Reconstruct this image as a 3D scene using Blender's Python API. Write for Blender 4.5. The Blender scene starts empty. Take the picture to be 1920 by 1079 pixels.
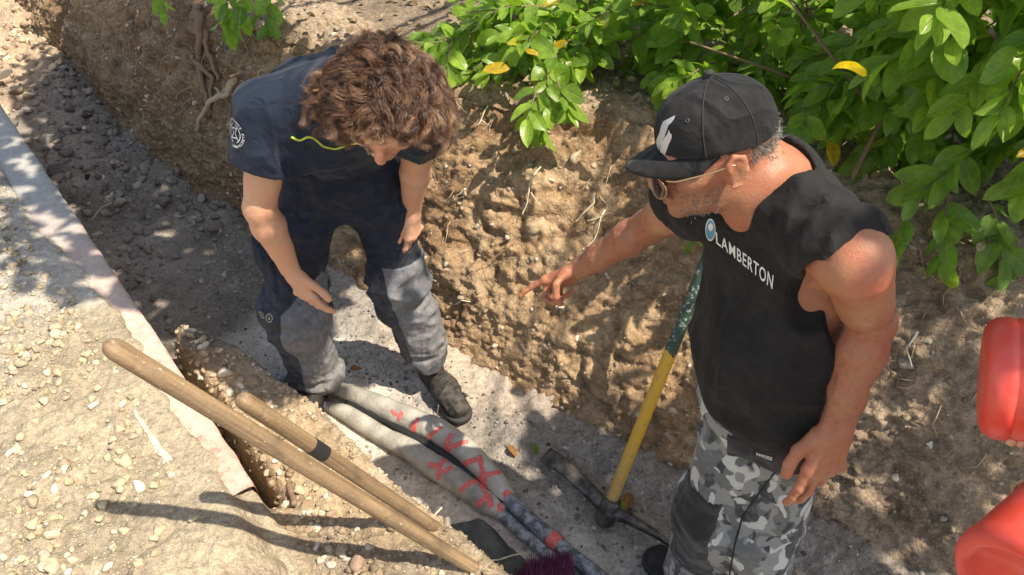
import bpy, math, random
import numpy as np
from mathutils import Vector, Matrix
from mathutils.bvhtree import BVHTree
R_ = math.radians
rng = np.random.default_rng(7); random.seed(7)
S = bpy.context.scene
COL = S.collection

# ------------------------------------------------------------------ camera, sky, sun
cam = bpy.data.cameras.new('camera'); camo = bpy.data.objects.new('camera', cam); COL.objects.link(camo)
camo.location = (0, 0, 2.1); camo.rotation_euler = (R_(50), 0, 0)
cam.lens = 26.25; cam.sensor_width = 36; cam.clip_start = .05; cam.clip_end = 500
S.camera = camo
SUN_AZ, SUN_EL = 118.0, 61.0          # azimuth clockwise from +y
sd = Vector((math.sin(R_(SUN_AZ))*math.cos(R_(SUN_EL)), math.cos(R_(SUN_AZ))*math.cos(R_(SUN_EL)), math.sin(R_(SUN_EL))))
w = bpy.data.worlds.new('World'); S.world = w; w.use_nodes = True
nt = w.node_tree; bg = nt.nodes['Background']
sky = nt.nodes.new('ShaderNodeTexSky'); sky.sky_type = 'NISHITA'; sky.sun_disc = False
sky.sun_elevation = R_(SUN_EL); sky.sun_rotation = R_(SUN_AZ)
wb = nt.nodes.new('ShaderNodeMix'); wb.data_type = 'RGBA'; wb.blend_type = 'MULTIPLY'; wb.inputs[0].default_value = 1; wb.inputs[7].default_value = (1.10, .98, .84, 1)   # white balance of the picture
nt.links.new(sky.outputs[0], wb.inputs[6]); nt.links.new(wb.outputs[2], bg.inputs[0]); bg.inputs[1].default_value = .15
sl = bpy.data.lights.new('sun', 'SUN'); sl.energy = 4.1; sl.angle = R_(.55); sl.color = (1, .92, .78)
slo = bpy.data.objects.new('sun', sl); COL.objects.link(slo)
slo.rotation_euler = sd.to_track_quat('Z', 'Y').to_euler()
S.view_settings.view_transform = 'Standard'; S.view_settings.look = 'None'
S.view_settings.exposure = 0.90; S.view_settings.gamma = 1

# ------------------------------------------------------------------ object helpers
def tag(o, label=None, cat=None, group=None, kind=None):
    if label: o['label'] = label
    if cat: o['category'] = cat
    if group: o['group'] = group
    if kind: o['kind'] = kind
    return o
def empty(name, loc=(0, 0, 0), label=None, cat=None, group=None):
    o = bpy.data.objects.new(name, None); COL.objects.link(o); o.location = loc; o.empty_display_size = .1
    return tag(o, label, cat, group)
def mk(name, V, F, mat=None, parent=None, smooth=True, attrs=None, col=None):
    """numpy arrays -> mesh object. F: list of arrays (n,3)/(n,4) or one array. With a parent, V stays in world space."""
    V = np.asarray(V, np.float32)
    Fs = F if isinstance(F, (list, tuple)) else [F]
    Fs = [np.asarray(f, np.int32) for f in Fs if len(f)]
    me = bpy.data.meshes.new(name)
    me.vertices.add(len(V)); me.vertices.foreach_set('co', V.ravel())
    nl = sum(f.size for f in Fs); npoly = sum(len(f) for f in Fs)
    me.loops.add(nl); me.loops.foreach_set('vertex_index', np.concatenate([f.ravel() for f in Fs]))
    me.polygons.add(npoly)
    tot = np.concatenate([np.full(len(f), f.shape[1], np.int32) for f in Fs])
    st = np.concatenate([[0], np.cumsum(tot)[:-1]]).astype(np.int32)
    me.polygons.foreach_set('loop_start', st)
    me.update(calc_edges=True); me.validate()
    if smooth: me.polygons.foreach_set('use_smooth', np.ones(len(me.polygons), bool))
    if attrs:
        for k, a in attrs.items():
            at = me.attributes.new(k, 'FLOAT', 'POINT'); at.data.foreach_set('value', np.asarray(a, np.float32).ravel())
    if col is not None:
        at = me.attributes.new('Col', 'FLOAT_COLOR', 'POINT')
        c = np.ones((len(V), 4), np.float32); c[:, :3] = col; at.data.foreach_set('color', c.ravel())
    o = bpy.data.objects.new(name, me); COL.objects.link(o)
    if mat: me.materials.append(mat)
    if parent is not None:
        o.parent = parent; o.matrix_parent_inverse = Matrix.Translation(parent_world(parent)).inverted()
    return o
def parent_world(p):
    return Vector(p.location) if p.parent is None else Vector((0, 0, 0))   # part meshes keep world coordinates

# ------------------------------------------------------------------ numpy noise
def _h(ix, iy, iz, s):
    n = (ix.astype(np.int64)*73856093) ^ (iy.astype(np.int64)*19349663) ^ (iz.astype(np.int64)*83492791) ^ (s*2654435761)
    n = (n ^ (n >> 13))*1274126177 & 0xffffffff
    n = (n ^ (n >> 16))*2246822519 & 0xffffffff
    return ((n ^ (n >> 15)) & 0xffffff)/float(0xffffff)
def vnoise(P, s, seed=0):
    Q = np.asarray(P, np.float64)*s + 1000.0
    I = np.floor(Q).astype(np.int64); f = Q - I; f = f*f*f*(f*(f*6-15)+10)
    x, y, z = f[:, 0], f[:, 1], f[:, 2]
    def c(a, b, d): return _h(I[:, 0]+a, I[:, 1]+b, I[:, 2]+d, seed)
    r = ((c(0,0,0)*(1-x)+c(1,0,0)*x)*(1-y)+(c(0,1,0)*(1-x)+c(1,1,0)*x)*y)*(1-z) + \
        ((c(0,0,1)*(1-x)+c(1,0,1)*x)*(1-y)+(c(0,1,1)*(1-x)+c(1,1,1)*x)*y)*z
    return r*2-1
def fbm(P, s, seed=0, o=4, g=.5):
    r = 0; a = 1; t = 0
    for i in range(o):
        r = r + a*vnoise(P, s*2.03**i, seed+i*17); t += a; a *= g
    return r/t
def worley(P, s, seed=0):
    Q = np.asarray(P, np.float64)*s + 1000.0
    I = np.floor(Q).astype(np.int64); f1 = np.full(len(Q), 9.); f2 = np.full(len(Q), 9.); idd = np.zeros(len(Q))
    for a in (-1, 0, 1):
        for b in (-1, 0, 1):
            for c in (-1, 0, 1):
                J = I + np.array([a, b, c])
                px = J[:, 0]+_h(J[:, 0], J[:, 1], J[:, 2], seed)-Q[:, 0]
                py = J[:, 1]+_h(J[:, 0], J[:, 1], J[:, 2], seed+5)-Q[:, 1]
                pz = J[:, 2]+_h(J[:, 0], J[:, 1], J[:, 2], seed+9)-Q[:, 2]
                d = np.sqrt(px*px+py*py+pz*pz)
                m = d < f1
                f2 = np.where(m, f1, np.minimum(f2, d)); 
                idd = np.where(m, _h(J[:, 0], J[:, 1], J[:, 2], seed+21), idd); f1 = np.where(m, d, f1)
    return f1, f2, idd
def sst(a, b, x):
    t = np.clip((x-a)/(b-a), 0, 1); return t*t*(3-2*t)
def grid_faces(nu, nv, mask=None):
    i = np.arange(nu*nv).reshape(nu, nv)
    F = np.stack([i[:-1, :-1], i[1:, :-1], i[1:, 1:], i[:-1, 1:]], -1).reshape(-1, 4)
    if mask is not None: F = F[mask.reshape(-1)[F].all(1)]
    return F
def compact(V, F, *arrs):
    Fs = F if isinstance(F, list) else [F]
    used = np.zeros(len(V), bool)
    for f in Fs: used[f.ravel()] = True
    m = np.cumsum(used)-1
    out = [V[used], [m[f] for f in Fs] if isinstance(F, list) else m[F]]
    return out + [a[used] for a in arrs]
def polyd(X, Y, pts):
    """signed distance to a polyline (positive on the left-hand side of travel... here: towards +normal)"""
    pts = np.array(pts, float); best = np.full(X.shape, 1e9); sg = np.ones(X.shape); par = np.zeros(X.shape); L = 0
    for a, b in zip(pts[:-1], pts[1:]):
        d = b-a; l2 = d@d; t = np.clip(((X-a[0])*d[0]+(Y-a[1])*d[1])/l2, 0, 1)
        ex = X-a[0]-t*d[0]; ey = Y-a[1]-t*d[1]; dd = np.hypot(ex, ey)
        cr = d[0]*(Y-a[1])-d[1]*(X-a[0])
        m = dd < best-1e-9; best = np.where(m, dd, best); sg = np.where(m, np.sign(cr), sg)
        par = np.where(m, L+t*math.sqrt(l2), par); L += math.sqrt(l2)
    return best*sg, par
def resample(pts, n):
    pts = np.array(pts, float); d = np.r_[0, np.cumsum(np.linalg.norm(np.diff(pts, axis=0), axis=1))]
    t = np.linspace(0, d[-1], n)
    # smooth with catmull-like blur
    out = np.stack([np.interp(t, d, pts[:, k]) for k in range(pts.shape[1])], 1)
    return out
def smooth_path(pts, n, it=None):
    out = resample(pts, n); it = it if it is not None else max(1, n//(len(pts)*2))
    for _ in range(it):
        q = out.copy(); q[1:-1] = .5*out[1:-1]+.25*(out[:-2]+out[2:]); out = q
    return out

# ------------------------------------------------------------------ node helpers
def mat(name):
    m = bpy.data.materials.new(name); m.use_nodes = True; m.node_tree.nodes.clear(); return m
class N:
    def __init__(s, m): s.t = m.node_tree
    def n(s, typ, ins=None, **kw):
        nd = s.t.nodes.new('ShaderNode'+typ)
        for k, v in kw.items(): setattr(nd, k, v)
        for k, v in (ins or {}).items():
            i = nd.inputs[k]
            if isinstance(v, bpy.types.NodeSocket): s.t.links.new(v, i)
            elif isinstance(v, bpy.types.Node): s.t.links.new(v.outputs[0], i)
            else: i.default_value = v
        return nd
    def mul(s, a, b, op='MULTIPLY', clamp=False): return s.n('Math', {0: a, 1: b}, operation=op, use_clamp=clamp).outputs[0]
    def mix(s, f, a, b, bt='MIX'):
        nd = s.t.nodes.new('ShaderNodeMix'); nd.data_type = 'RGBA'; nd.blend_type = bt
        for i, v in ((0, f), (6, a), (7, b)):
            if isinstance(v, bpy.types.NodeSocket): s.t.links.new(v, nd.inputs[i])
            elif isinstance(v, tuple): nd.inputs[i].default_value = (*v[:3], 1)
            else: nd.inputs[i].default_value = v
        return nd.outputs[2]
    def ramp(s, f, stops, interp='LINEAR'):
        nd = s.n('ValToRGB', {0: f}); e = nd.color_ramp; e.interpolation = interp
        while len(e.elements) < len(stops): e.elements.new(.5)
        for el, (p, c) in zip(e.elements, stops):
            el.position = p; el.color = (*c, 1) if isinstance(c, tuple) else (c, c, c, 1)
        return nd.outputs[0]
    def noise(s, sc, det=4, rough=.55, vec=None, dist=0):
        i = {'Scale': sc, 'Detail': det, 'Roughness': rough, 'Distortion': dist}
        if vec is not None: i['Vector'] = vec
        return s.n('TexNoise', i)
    def obj(s): return s.n('NewGeometry').outputs['Position']
    def bump(s, h, d=.002, st=1., nrm=None):
        i = {'Strength': st, 'Distance': d, 'Height': h}
        if nrm is not None: i['Normal'] = nrm
        return s.n('Bump', i).outputs[0]
    def out(s, sh):
        o = s.n('OutputMaterial'); s.t.links.new(sh.outputs[0] if isinstance(sh, bpy.types.Node) else sh, o.inputs[0])
    def bsdf(s, col, rough=.8, nrm=None, **kw):
        i = {'Roughness': rough}
        i['Base Color'] = (*col[:3], 1) if isinstance(col, tuple) else col
        if nrm is not None: i['Normal'] = nrm
        i.update({k.replace('_', ' '): v for k, v in kw.items()})
        return s.n('BsdfPrincipled', i)

def soil_mat(name, sc=1., speck=.35, bump=1.):
    m = mat(name); g = N(m); p = g.obj()
    c = g.n('Attribute', attribute_name='Col').outputs['Color']
    n1 = g.noise(9*sc, 6, .65, p).outputs[0]; n2 = g.noise(55*sc, 5, .65, p).outputs[0]; n3 = g.noise(260*sc, 3, .6, p).outputs[0]
    v = g.n('TexVoronoi', {'Vector': p, 'Scale': 75*sc, 'Randomness': 1.}); v2 = g.n('TexVoronoi', {'Vector': p, 'Scale': 190*sc})
    k = g.ramp(n1, [(.3, .72), (.7, 1.22)]); k2 = g.ramp(n2, [(.3, .68), (.7, 1.3)])
    c = g.mix(1., c, k, 'MULTIPLY'); c = g.mix(1., c, k2, 'MULTIPLY')
    c = g.mix(1., c, g.ramp(n3, [(.3, .8), (.7, 1.2)]), 'MULTIPLY')
    vr = g.n('SeparateColor', {0: v.outputs['Color']}).outputs[0]
    pe = g.mul(g.mul(vr, .78, 'GREATER_THAN'), g.mul(v.outputs['Distance'], .42, 'LESS_THAN'))
    c = g.mix(g.mul(pe, speck), c, (.52, .43, .32))
    vr2 = g.n('SeparateColor', {0: v2.outputs['Color']}).outputs[1]
    pe2 = g.mul(g.mul(vr2, .85, 'GREATER_THAN'), g.mul(v2.outputs['Distance'], .4, 'LESS_THAN'))
    c = g.mix(g.mul(pe2, speck*.9), c, (.58, .5, .39))
    h = g.mul(g.mul(n2, .9), g.mul(n3, .35), 'ADD')
    h = g.mul(h, g.mul(g.mul(v.outputs['Distance'], -.35), g.mul(v2.outputs['Distance'], -.15), 'ADD'), 'ADD')
    g.out(g.bsdf(c, .95, g.bump(h, .010*bump), Specular_IOR_Level=.1)); return m
def attr_mat(name, rough=.85, bsc=140, bd=.0015, var=.25, spec=.25):
    m = mat(name); g = N(m); p = g.obj()
    c = g.n('Attribute', attribute_name='Col').outputs['Color']
    n = g.noise(bsc, 5, .6, p).outputs[0]
    c = g.mix(1., c, g.ramp(n, [(.3, 1-var), (.7, 1+var)]), 'MULTIPLY')
    g.out(g.bsdf(c, rough, g.bump(n, bd), Specular_IOR_Level=spec)); return m

M_soil = soil_mat('soil'); M_sand = soil_mat('sandy_floor', 1.3, .25, .6); M_rock = attr_mat('stone', .88)
M_root = attr_mat('root_bark', .85, 220, .001)
# ------------------------------------------------------------------ terrain layout (metres; trench floor z = 0)
FOOT = [(-4.6,6.5),(-3.75,5.55),(-3.01,4.75),(-2.4,4.05),(-1.88,3.43),(-1.3,2.93),(-.83,2.58),(-.27,2.08),(.10,1.75),(.54,1.49),(.88,1.34),(1.17,1.18),(1.83,.79),(2.75,.2),(3.55,-.4)]
TOP  = [(-4.3,6.8),(-3.5,5.85),(-2.75,5.05),(-2.2,4.4),(-1.72,3.82),(-1.15,3.32),(-.7,2.98),(-.22,2.66),(.12,2.5),(.6,2.42),(.98,2.0),(1.28,1.68),(2.05,1.3),(3.0,.7),(3.8,.1)]
EDGE = [(-5.2,6.6),(-2.60,3.50),(-1.70,2.42),(-1.15,1.76),(-.67,1.17),(-.1,.47),(.5,-.4),(.9,-1.5)]          # slab edge, z .40
LEDGE = [(-1.38,1.92),(-1.22,1.98),(-.96,1.87),(-.80,1.74),(-.62,1.60),(-.37,1.33),(-.10,1.10),(.10,.93),(.45,.45),(.9,-.1),(1.5,-1.2)]
ZT = .86
def terr_floor(X, Y):
    P = np.stack([X, Y, 0*X], 1)
    d, s = polyd(X, Y, FOOT)             # positive: behind the wall foot
    z = fbm(P, 2.2, 3, 4)*.018 + fbm(P, 14, 31, 4)*.006
    a = sst(-.22, .0, d)                  # talus along the wall foot
    z = z + a*.035*(1+.8*vnoise(P, 7, 8))
    rub = sst(-1.2, -2.0, X)             # rubble towards the far end
    f1, f2, _ = worley(P, 16, 4)
    z = z + rub*((.5-f1)*.05 + .04*fbm(P, 4, 66, 3)) + sst(-2.2, -3.4, X)*.14
    z = z + .03*(.5-worley(P, 30, 14)[0])*sst(-.35, -.1, d)
    return z
def terr_near(X, Y):
    P = np.stack([X, Y, 0*X], 1)
    de, se = polyd(X, Y, EDGE); dl, sl_ = polyd(X, Y, LEDGE)   # both positive on the trench side
    f1, f2, idd = worley(P, 22, 2); g1, _, _ = worley(P, 55, 12)
    lump = (.45-f1)*.022 + (.45-g1)*.010 + fbm(P, 9, 5, 4)*.010
    bank = .375 + fbm(P, 1.3, 6, 3)*.02 + lump*sst(-.02, -.25, de) + .012*sst(0, -.5, de)
    bank = np.where(de < 0, bank+(.040+.012*sst(2.4, 1.9, Y))*sst(-.030-.07*sst(1.8, 2.5, Y), -.075-.10*sst(1.8, 2.5, Y), de+.018*vnoise(P, 7, 44)+.012*vnoise(P, 22, 45)), bank)
    bank = bank - .09*sst(1.35, 1.1, Y)*sst(-.75, -.45, X+ (1.3-Y)*.0)       # lower broken edge near the camera
    led = .27 + fbm(P, 3, 9, 3)*.03 + lump*1.1 + .05*sst(1.3, .9, Y)
    led = led + .07*np.exp(-(((X+1.06)/.13)**2+((Y-1.86)/.09)**2))*(1+.5*vnoise(P, 20, 3))
    led = np.minimum(led, .285+.4*np.clip(-dl, 0, 1))
    w = .15+.05*vnoise(P, 4, 77)
    led = np.where(dl > -.03, led - (led+.06)*sst(-.03, 1, (dl+.02)/w), led)
    gapw = .036+.018*vnoise(P, 5, 41)
    gap = np.exp(-((de-gapw)/(gapw*.75))**2)*sst(1.20, 1.34, Y)
    led = led - gap*.20 - .03*g1*gap
    k = sst(-.004, .012, de)
    k2 = sst(-.10, .10, de+.03*vnoise(P, 8, 3))
    k = np.where(Y < 1.12, k2, k)
    return bank*(1-k)+led*k
# ---- floor
xs = np.arange(-4.6, 2.8, .0125); ys = np.arange(-.6, 6.4, .0125)
X, Y = [a.ravel() for a in np.meshgrid(xs, ys, indexing='ij')]
d, s = polyd(X, Y, FOOT); de, _ = polyd(X, Y, EDGE); dl, _ = polyd(X, Y, LEDGE)
keep = (d < .25) & (de > -.12)
keep &= ((Y < 1.9) & (dl > -.12)) | (Y >= 1.9)
Xk = X[keep]; Yk = Y[keep]; idx = np.full(len(X), -1); idx[keep] = np.arange(len(Xk))
F = grid_faces(len(xs), len(ys), keep); F = idx[F]
Z = terr_floor(Xk, Yk); P = np.stack([Xk, Yk, Z], 1); P0 = P*[1, 1, 0]
d = d[keep]; n = fbm(P0, 3.5, 21, 4); n2 = fbm(P0, 11, 22, 4)
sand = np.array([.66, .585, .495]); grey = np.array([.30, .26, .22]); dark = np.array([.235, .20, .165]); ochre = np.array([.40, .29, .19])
k = sst(-.10, .22, -d-.20+.22*n+.12*n2)[:, None]           # sand away from the wall, gritty next to it
c = grey*(1-k)+sand*k
gk = (sst(.0, .45, n2+.35*n+.15*(Xk > .1))*.35)[:, None]; c = c*(1-gk)+grey*.8*gk
k3 = (sst(-.16, -.06, d+.06*n)*sst(1.55, 2.1, Yk+.9*0)*.9*sst(-.62, -.4, Xk))[:, None]; c = c*(1-k3)+np.array([.5, .40, .31])*k3  # pale strip at wall foot
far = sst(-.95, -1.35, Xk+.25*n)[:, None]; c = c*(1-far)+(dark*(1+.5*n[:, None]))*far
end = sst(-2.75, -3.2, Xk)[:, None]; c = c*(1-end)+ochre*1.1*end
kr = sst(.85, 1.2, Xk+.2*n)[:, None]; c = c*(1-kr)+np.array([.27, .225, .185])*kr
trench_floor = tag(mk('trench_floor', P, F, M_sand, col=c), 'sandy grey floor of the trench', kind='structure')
# ---- bank and ledge
xs = np.arange(-3.4, .75, .008); ys = np.arange(.55, 4.3, .008)
X, Y = [a.ravel() for a in np.meshgrid(xs, ys, indexing='ij')]
de, _ = polyd(X, Y, EDGE); dl, _ = polyd(X, Y, LEDGE)
keep = (de < .35) & ((de < .03) | (dl < .28)) | ((Y < 1.9) & (dl < .28))
keep &= (de < .03) | (Y < 2.2)
idx = np.full(len(X), -1); idx[keep] = np.arange(keep.sum())
F = idx[grid_faces(len(xs), len(ys), keep)]; Xk = X[keep]; Yk = Y[keep]; de = de[keep]; dl = dl[keep]
Z = terr_near(Xk, Yk); P = np.stack([Xk, Yk, Z], 1); P0 = P*[1, 1, 0]
Z = np.where((de > .02) & (dl > .2), -.08, Z); P[:, 2] = Z
n = fbm(P0, 3, 61, 4); n2 = fbm(P0, 12, 62, 4)
pale = np.array([.435, .355, .245]); och = np.array([.42, .305, .185])
k = sst(-.4, .5, n+.5*n2)[:, None]; c = pale*(1-k)+pale*.78*k
k = (sst(-.02, .05, de)*sst(.16, -.02, dl))[:, None]; c = c*(1-k)+(och*(1+.25*n2[:, None]))*k
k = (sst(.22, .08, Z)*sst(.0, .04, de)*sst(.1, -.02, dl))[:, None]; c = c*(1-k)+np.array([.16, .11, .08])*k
k = sst(-.05, .08, dl)[:, None]; c = c*(1-k)+np.array([.60, .52, .42])*k
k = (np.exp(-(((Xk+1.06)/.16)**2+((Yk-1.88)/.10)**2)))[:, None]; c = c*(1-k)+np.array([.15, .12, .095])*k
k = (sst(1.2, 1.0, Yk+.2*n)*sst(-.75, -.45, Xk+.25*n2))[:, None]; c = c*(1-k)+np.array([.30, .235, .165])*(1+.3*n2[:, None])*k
k = (sst(-1.35, -1.8, Xk+.1*n)*sst(.35, -.1, -de-.45))[:, None]; c = c*(1-k*.7)+np.array([.36, .33, .285])*k*.7
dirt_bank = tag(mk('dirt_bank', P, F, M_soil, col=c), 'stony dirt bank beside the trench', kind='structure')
# coarse ground sheets out to the horizon (just below the fine bank on this side, behind the hedge on the other)
def fan(name, line, side, z, far, m, c):
    L = np.array(line, float); V = []; 
    q = L.copy(); dirs = np.gradient(L, axis=0); nrm = np.stack([-dirs[:, 1], dirs[:, 0]], 1); nrm /= np.linalg.norm(nrm, axis=1)[:, None]
    rows = [L]
    for d_ in far: rows.append(L+nrm*side*d_+(L-L.mean(0))*d_*.35)
    V = np.concatenate([np.c_[r, np.full(len(L), z)] for r in rows])
    F = grid_faces(len(rows), len(L))
    return mk(name, V, F, m, col=np.tile(c, (len(V), 1)))
# ---- wall
ns, ntt = 1250, 210
fo = smooth_path(FOOT, ns, 60); to = smooth_path(TOP, ns, 60)
tv = np.linspace(0, 1, ntt)
V = np.zeros((ns, ntt, 3))
for j, t in enumerate(tv):
    if t < .82:
        q = t/.82; zz = -.06 + (ZT+.04)*q
        hh = q**1.55
        V[:, j, :2] = fo*(1-hh)+to*hh; V[:, j, 2] = zz
    else:
        q = (t-.82)/.18; nr = np.gradient(to, axis=0); nr = np.stack([-nr[:, 1], nr[:, 0]], 1); nr /= np.linalg.norm(nr, axis=1)[:, None]
        V[:, j, :2] = to+nr*.35*q; V[:, j, 2] = ZT-.02+.035*math.sin(min(1, q*2)*math.pi/2)
def gnorm(V):
    du = np.gradient(V, axis=0); dv = np.gradient(V, axis=1); n = np.cross(dv, du); return n/np.maximum(np.linalg.norm(n, axis=-1, keepdims=True), 1e-9)
Nn = -gnorm(V); 
if Nn[600, 90, 1] > 0: Nn = -Nn
P = V.reshape(-1, 3); Q = P.copy()
tt = np.tile(tv, ns)
f1, f2, i1 = worley(Q*[1, 1, 1.25]+fbm(Q, 6, 90, 2)[:, None]*.05, 6.5, 51); g1, g2, i2 = worley(Q, 19, 52); h1, h2, i3 = worley(Q, 48, 53)
lumpy = sst(-.3, .5, fbm(Q, 1.8, 93, 2)); lum2 = sst(-.2, .5, fbm(Q, 3, 94, 2))
amp = .28+.72*sst(0, .22, tt)
face = sst(1.0, .80, tt)
disp = fbm(Q, 1.6, 54, 3)*.075 + (np.minimum(f2-f1, .35)-.15)*.05*face*lumpy + (.45-g1)*.020*(.5+.5*face)*(.4+lumpy) + (.4-h1)*.013*(.4+1.2*lum2) + fbm(Q*[1,1,1.4], 11, 91, 5)*.030 + np.abs(fbm(Q, 5, 92, 4))*-.05 + fbm(Q, 42, 56, 4)*.0085 + (np.abs(fbm(Q*[1, 1, 1.5], 17, 95, 4))-.15)*-.030
disp = disp - .05*np.exp(-((tt-.30)/.10)**2)*face*vnoise(Q, 2.2, 57)
P = (V.reshape(-1, 3) + Nn.reshape(-1, 3)*(disp*amp)[:, None])
WN = -gnorm(P.reshape(ns, ntt, 3)).reshape(-1, 3)
if WN[600*ntt+90, 1] > 0: WN = -WN
WP = P
n = fbm(Q, 2.1, 58, 4); n2 = fbm(Q*[1, 1, 1.6], 9, 59, 4)
bA = np.array([.40, .265, .145]); bB = np.array([.25, .15, .08]); bC = np.array([.49, .355, .22])
k = sst(-.45, .45, n+.3*n2)[:, None]; c = bB*(1-k)+bA*k
k = sst(.15, .7, i1*.6+n2*.5)[:, None]*.5; c = c*(1-k)+bC*k
k = (sst(.12, .02, f2-f1)*.5*face)[:, None]; c = c*(1-k)+bB*.7*k
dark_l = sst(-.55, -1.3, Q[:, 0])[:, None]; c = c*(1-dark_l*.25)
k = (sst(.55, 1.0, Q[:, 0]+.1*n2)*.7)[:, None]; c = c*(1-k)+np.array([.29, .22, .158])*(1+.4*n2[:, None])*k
k = sst(.80, .88, tt+.02*n2)[:, None]; top = np.array([.36, .27, .185]); c = c*(1-k)+top*k
k = (sst(.5, .9, np.abs(i2-.5)*2)*sst(.3, .0, h1)*.35)[:, None]; c = c*(1-k)+np.array([.5, .43, .34])*k
WC = c
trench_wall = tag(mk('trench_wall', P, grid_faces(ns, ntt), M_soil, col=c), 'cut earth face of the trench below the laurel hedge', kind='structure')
# ---- upper ground behind the wall
nr = np.gradient(to, axis=0); nr = np.stack([-nr[:, 1], nr[:, 0]], 1); nr /= np.linalg.norm(nr, axis=1)[:, None]
m_ = 260; t2 = smooth_path(TOP, m_, 8); nr = np.gradient(t2, axis=0); nr = np.stack([-nr[:, 1], nr[:, 0]], 1); nr /= np.linalg.norm(nr, axis=1)[:, None]
offs = np.r_[np.linspace(.22, 2.2, 110), np.array([3, 5, 9, 16, 30, 60, 120])]
V = np.zeros((m_, len(offs), 3))
for j, o_ in enumerate(offs):
    V[:, j, :2] = t2+nr*o_*1.0 + (t2-t2.mean(0))*max(0, o_-2.2)*.6
Q = V.reshape(-1, 3)
def terr_top(Q):
    f1, _, _ = worley(Q*[1, 1, 0], 24, 71)
    dd, _ = polyd(Q[:, 0], Q[:, 1], TOP)
    return ZT-.012+fbm(Q*[1, 1, 0], 2, 72, 4)*.03+(.4-f1)*.02+.10*sst(.3, 2.0, dd)
Q[:, 2] = terr_top(Q); Q[:, 2] -= .03*sst(.45, .22, np.tile(offs, m_))
n2 = fbm(Q, 8, 73, 4)[:, None]
c = np.array([.24, .18, .125])*(1+.5*n2)
tag(mk('upper_ground', Q, grid_faces(m_, len(offs)), M_soil, col=c), 'leaf-strewn ground under the laurel hedge', kind='structure')
# ---- wide ground on the camera side
e2 = np.array([(-9., 11.2)]+EDGE+[(1.8, -4.)]); 
gr = np.gradient(e2, axis=0); nn = np.stack([gr[:, 1], -gr[:, 0]], 1); nn /= np.linalg.norm(nn, axis=1)[:, None]
rows = [np.c_[e2-nn*(-0.02) , np.full(len(e2), .33)]]
for o_ in (.5, 1.5, 4, 10, 30, 90):
    q = e2+nn*o_*-1.0*0
    q = e2 + np.array([-.77, -.64])*o_ + (e2-e2.mean(0))*max(0, o_-1.5)*.5
    rows.append(np.c_[q, np.full(len(e2), .335)])
V = np.stack(rows, 0).reshape(-1, 3)
tag(mk('ground', V, grid_faces(len(rows), len(e2)), M_soil, col=np.tile(np.array([.46, .38, .27]), (len(V), 1))), 'dry dirt ground', kind='structure')
def bvh(o):
    me = o.data; V = [v.co[:] for v in me.vertices]; return BVHTree.FromPolygons(V, [p.vertices[:] for p in me.polygons])
# ------------------------------------------------------------------ geometry tools
def tube(path, rad, seg=12, caps=True, sq=1.0, up=(0, 0, 1)):
    P = np.array(path, float); n = len(P); rad = np.broadcast_to(np.asarray(rad, float), (n,))
    T = np.gradient(P, axis=0); T /= np.linalg.norm(T, axis=1)[:, None]
    A = np.zeros((n, 3)); u = np.array(up, float); u = u-T[0]*(u@T[0])
    if np.linalg.norm(u) < 1e-3: u = np.array([1., 0, 0])-T[0]*T[0][0]
    u /= np.linalg.norm(u)
    for i in range(n):
        u = u-T[i]*(u@T[i]); u /= np.linalg.norm(u); A[i] = u
    B = np.cross(T, A); th = np.linspace(0, 2*np.pi, seg, endpoint=False)
    V = P[:, None]+rad[:, None, None]*(np.cos(th)[None, :, None]*A[:, None]*sq+np.sin(th)[None, :, None]*B[:, None])
    V = V.reshape(-1, 3); i = np.arange(n*seg).reshape(n, seg); j = np.roll(i, -1, 1)
    F = np.stack([i[:-1], j[:-1], j[1:], i[1:]], -1).reshape(-1, 4); Fs = [F]
    if caps:
        V = np.concatenate([V, P[:1], P[-1:]]); a, b = n*seg, n*seg+1
        Fs.append(np.concatenate([np.stack([j[0], i[0], np.full(seg, a)], 1), np.stack([i[-1], j[-1], np.full(seg, b)], 1)]))
    return V, Fs
def join(parts):
    V = []; F4 = []; F3 = []; o = 0
    for v, fs in parts:
        V.append(v)
        for f in (fs if isinstance(fs, list) else [fs]):
            if len(f) == 0: continue
            (F4 if f.shape[1] == 4 else F3).append(f+o)
        o += len(v)
    return np.concatenate(V), ([np.concatenate(F4)] if F4 else [])+([np.concatenate(F3)] if F3 else [])
import bmesh
def ico(sub):
    bm = bmesh.new(); bmesh.ops.create_icosphere(bm, subdivisions=sub, radius=1)
    V = np.array([v.co[:] for v in bm.verts]); F = np.array([[v.index for v in f.verts] for f in bm.faces]); bm.free(); return V, F
ICO1, ICO2, ICO3 = ico(1), ico(2), ico(3)
def rockvars(base, k, seed, amp=.42):
    out = []
    for i in range(k):
        V = base[0].copy(); n = vnoise(V+i*9, 1.1, seed+i)*amp+vnoise(V+i*5, 2.7, seed+i+50)*amp*.4
        V = V*(1+n[:, None]); r = np.random.default_rng(seed+i)
        for _ in range(7):                                  # chop flat facets
            d = r.normal(size=3); d /= np.linalg.norm(d); h = r.uniform(.35, .75); q = V@d; V = V-np.maximum(q-h, 0)[:, None]*d*.85
        out.append(V*r.uniform(.6, 1.15, 3))
    return out
RV1 = rockvars(ICO1, 8, 100); RV2 = rockvars(ICO2, 10, 200); RV3 = rockvars(ICO3, 8, 300, .3)
def rotmats(n, r, flat=False):
    q = r.normal(size=(n, 4)); q /= np.linalg.norm(q, axis=1)[:, None]; w_, x, y, z = q.T
    return np.stack([1-2*(y*y+z*z), 2*(x*y-z*w_), 2*(x*z+y*w_), 2*(x*y+z*w_), 1-2*(x*x+z*z), 2*(y*z-x*w_), 2*(x*z-y*w_), 2*(y*z+x*w_), 1-2*(x*x+y*y)], 1).reshape(n, 3, 3)
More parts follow.
